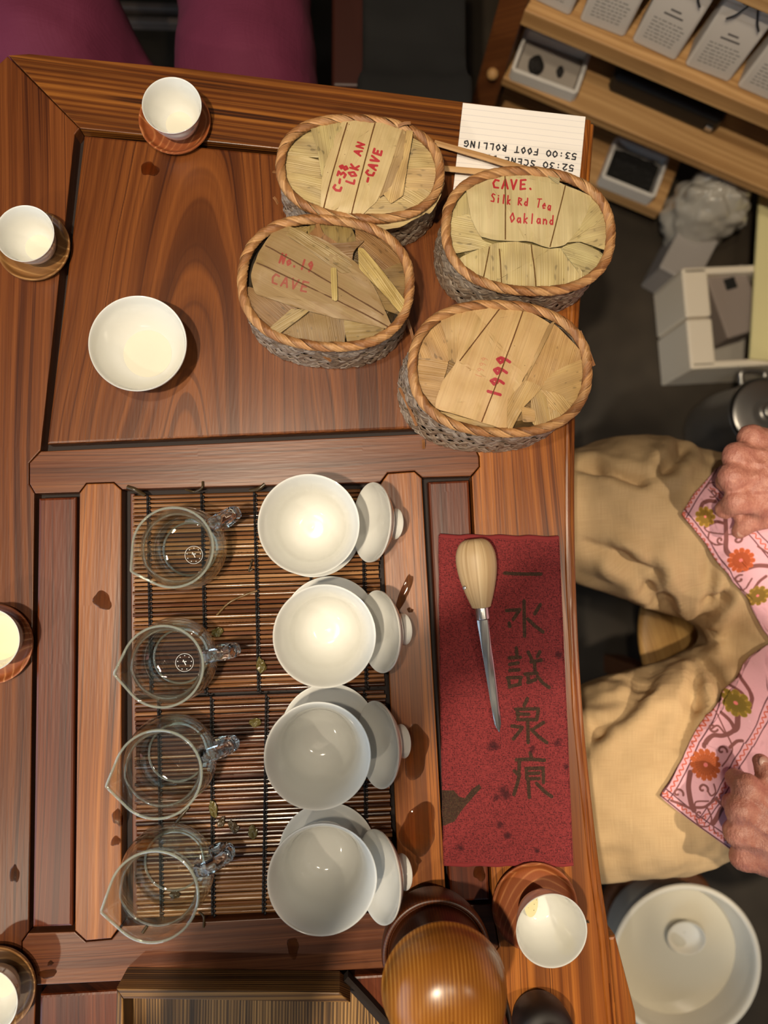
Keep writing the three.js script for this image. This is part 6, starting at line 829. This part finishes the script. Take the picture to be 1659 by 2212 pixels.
  // bench under the person, its pale rungs show between the knees
  const b = thing('dark_bench', 'dark wooden bench under the person in magenta, with two pale rails between the knees', 'bench', [pel[0], 0, pel[2]]), dk = std(0x24100c, 0.5), pale = std(0x6a5a50, 0.5);
  part('seat', boxAt(-0.03, 0.415, 0.02, 0.50, 0.03, 0.30, 0.006), dk, b); for (const [x, z] of [[-0.25, 0.13], [0.19, 0.13], [-0.25, -0.10], [0.19, -0.10]]) part('leg', boxAt(x, 0.200, z, 0.045, 0.40, 0.045), dk, b);
  for (const [py] of [[14], [45]]) { const a = W(272, py + 4, 0.10), c = W(372, py - 4, 0.10); part('rail', boxAt((a.x + c.x) / 2 - pel[0], 0.10, a.z - pel[2], 0.50, 0.022, 0.012), pale, b); }
}
{ // narrow dark stool with a black coat over it, right of the magenta person
  const y = 0.47, a = W(716, 186, y), b = W(1008, 186, y), w = b.x - a.x, o = thing('narrow_stool', 'narrow reddish brown wooden stool beside the person in magenta', 'stool', [a.x, 0, a.z]), dk = std(0x34140c, 0.5);
  for (const [x, z] of [[0.017, -0.017], [w - 0.017, -0.017], [0.017, -0.28], [w - 0.017, -0.28]]) part('leg', boxAt(x, y / 2 - 0.012, z, 0.034, y - 0.024, 0.034, 0.004), dk, o);
  part('seat', boxAt(w / 2, y - 0.0125, -0.15, w, 0.025, 0.30, 0.006), dk, o);
  const cw = w - 0.048, c = thing('black_coat', 'black cloth coat hanging over the narrow dark stool', 'coat', [a.x + 0.044 + cw / 2, 0, a.z]);
  const f = nets((x, y2, z) => { const hang = sstep(y, 0.1, y2), k = 0.014 * Math.sin(x * 70 + 2 * N(x * 6, y2 * 5)) * hang + 0.006 * N(x * 20, y2 * 16, z * 20), front = Math.max(Math.abs(z - 0.022 - 0.03 * hang - k) - 0.011, Math.abs(x) - cw / 2 - 0.01 * hang, Math.abs(y2 - 0.27) - 0.225), top = Math.max(Math.abs(x) - cw / 2, Math.abs(y2 - y - 0.016 - 0.006 * N(x * 18, z * 18)) - 0.011, Math.abs(z + 0.12) - 0.15); return smin(front, top, 0.03) * 0.7; }, [-cw / 2 - 0.03, 0.03, -0.30], [cw / 2 + 0.03, 0.53, 0.12], 0.007);
  part('coat_cloth', f, std(0x0c0b0b, 0.9), c);
}
// ------------------------------------------------------------ the photographer, outside the frame: dark in the polish of the table, arms in the lamp light
{
  const o = thing('person', 'photographer in dark clothes leaning over the near table edge with a phone', 'person');
  const pel = [-0.02, 0.98, 0.80], ch = [-0.01, 1.32, 0.66], nk = [0, 1.50, 0.50], hd = [0, 1.64, 0.41], sR = [0.20, 1.44, 0.58], sL = [-0.20, 1.44, 0.58], eR = [0.27, 1.27, 0.36], eL = [-0.19, 1.30, 0.40], wR = [0.11, 1.475, 0.13], wL = [-0.09, 1.475, 0.13];
  const fR = [0.12, 0.06, 0.86], fL = [-0.14, 0.06, 0.90], kR = [0.12, 0.50, 0.82], kL = [-0.14, 0.50, 0.84];
  const bones = [[pel, ch, 0.13, 0.13], [ch, nk, 0.10, 0.06], [nk, hd, 0.055, 0.06], [sR, sL, 0.055, 0.055], [sR, eR, 0.048, 0.040], [sL, eL, 0.048, 0.040], [eR, wR, 0.040, 0.026], [eL, wL, 0.040, 0.026], [[0.09, 0.93, 0.81], kR, 0.095, 0.06], [[-0.11, 0.93, 0.81], kL, 0.095, 0.06], [kR, fR, 0.055, 0.04], [kL, fL, 0.055, 0.04], [fR, [0.13, 0.035, 0.72], 0.04, 0.03], [fL, [-0.15, 0.035, 0.76], 0.04, 0.03]];
  const hands = []; for (const [w, s, px] of [[wR, 1, 0.062], [wL, -1, -0.022]]) { const p0 = [px + s * 0.022, 1.505, 0.10]; hands.push([w, p0, 0.024, 0.018]); for (let i = 0; i < 4; i++) { const z = 0.075 + i * 0.018; hands.push([p0, [px + s * 0.014, 1.528, z], 0.014, 0.009], [[px + s * 0.014, 1.528, z], [px - s * 0.004, 1.5335, z - 0.004], 0.0088, 0.0078]); } hands.push([w, [px + s * 0.012, 1.548, 0.118], 0.016, 0.011], [[px + s * 0.012, 1.548, 0.118], [px - s * 0.012, 1.557, 0.10], 0.0105, 0.0088]); }
  const hf = (x, y, z) => { let d = (Math.hypot((x - hd[0]) / 0.078, (y - hd[1] + 0.3 * (z - hd[2])) / 0.115, (z - hd[2]) / 0.098) - 1) * 0.08; d = smin(d, cap(x, y, z, [0, hd[1] - 0.01, hd[2] - 0.09], [0, hd[1] - 0.05, hd[2] - 0.105], 0.010, 0.014), 0.012); for (const s of [-1, 1]) d = smin(d, cap(x, y, z, [s * 0.079, hd[1] + 0.01, hd[2] + 0.01], [s * 0.077, hd[1] - 0.03, hd[2]], 0.011, 0.009), 0.008); return d; };
  const all = field(bones, 0.03), hnd = field(hands, 0.004);
  part('body', merge([nets((x, y, z) => smin(all(x, y, z), hf(x, y, z), 0.03), [-0.42, 0, -0.0], [0.42, 1.82, 1.02], 0.015), nets(hnd, [-0.13, 1.44, 0.03], [0.16, 1.60, 0.19], 0.0032)]), skin, o);
  const dark = std(0x17161a, 0.9);
  part('jacket', nets(((f) => (x, y, z) => Math.max(f(x, y, z) + 0.004 * N(x * 18, y * 14, z * 18), y - 1.50))(field([[pel, ch, 0.165, 0.165], [ch, nk, 0.13, 0.085], [sR, sL, 0.07, 0.07], [sR, eR, 0.064, 0.056], [sL, eL, 0.064, 0.056], [eR, [0.15, 1.42, 0.19], 0.054, 0.042], [eL, [-0.13, 1.42, 0.19], 0.054, 0.042]], 0.03)), [-0.42, 0.78, 0.06], [0.42, 1.54, 1.02], 0.014), dark, o, 'dark jacket');
  part('trousers', nets(field([[[0.09, 0.92, 0.81], kR, 0.115, 0.085], [[-0.11, 0.92, 0.81], kL, 0.115, 0.085], [kR, [0.12, 0.12, 0.86], 0.08, 0.068], [kL, [-0.14, 0.12, 0.90], 0.08, 0.068]], 0.03), [-0.32, 0.02, 0.6], [0.32, 1.06, 1.02], 0.015), std(0x1c1d22, 0.9), o, 'dark trousers');
  part('hair', nets((x, y, z) => Math.max((Math.hypot((x - hd[0]) / 0.088, (y - hd[1] - 0.012 + 0.3 * (z - hd[2])) / 0.124, (z - hd[2] - 0.012) / 0.108) - 1) * 0.085, -(z - hd[2] + 0.055) + Math.max(0, y - hd[1] - 0.05) * -2.2, hd[1] - 0.07 - y), [-0.12, hd[1] - 0.12, hd[2] - 0.14], [0.12, hd[1] + 0.17, hd[2] + 0.14], 0.008), std(0x1d1611, 0.8), o, 'short dark hair');
  const p = thing('smartphone', 'dark smartphone held flat above the table by the photographer', 'phone', [0.020, 1.5455, 0.062]); part('phone_body', new RoundedBoxGeometry(0.074, 0.008, 0.150, 3, 0.0038), std(0x101114, 0.3), p); part('screen', boxAt(0, 0.0043, 0, 0.068, 0.0006, 0.142, 0.0002), std(0x0a0c10, 0.15), p);
}
renderer.render(scene, camera);
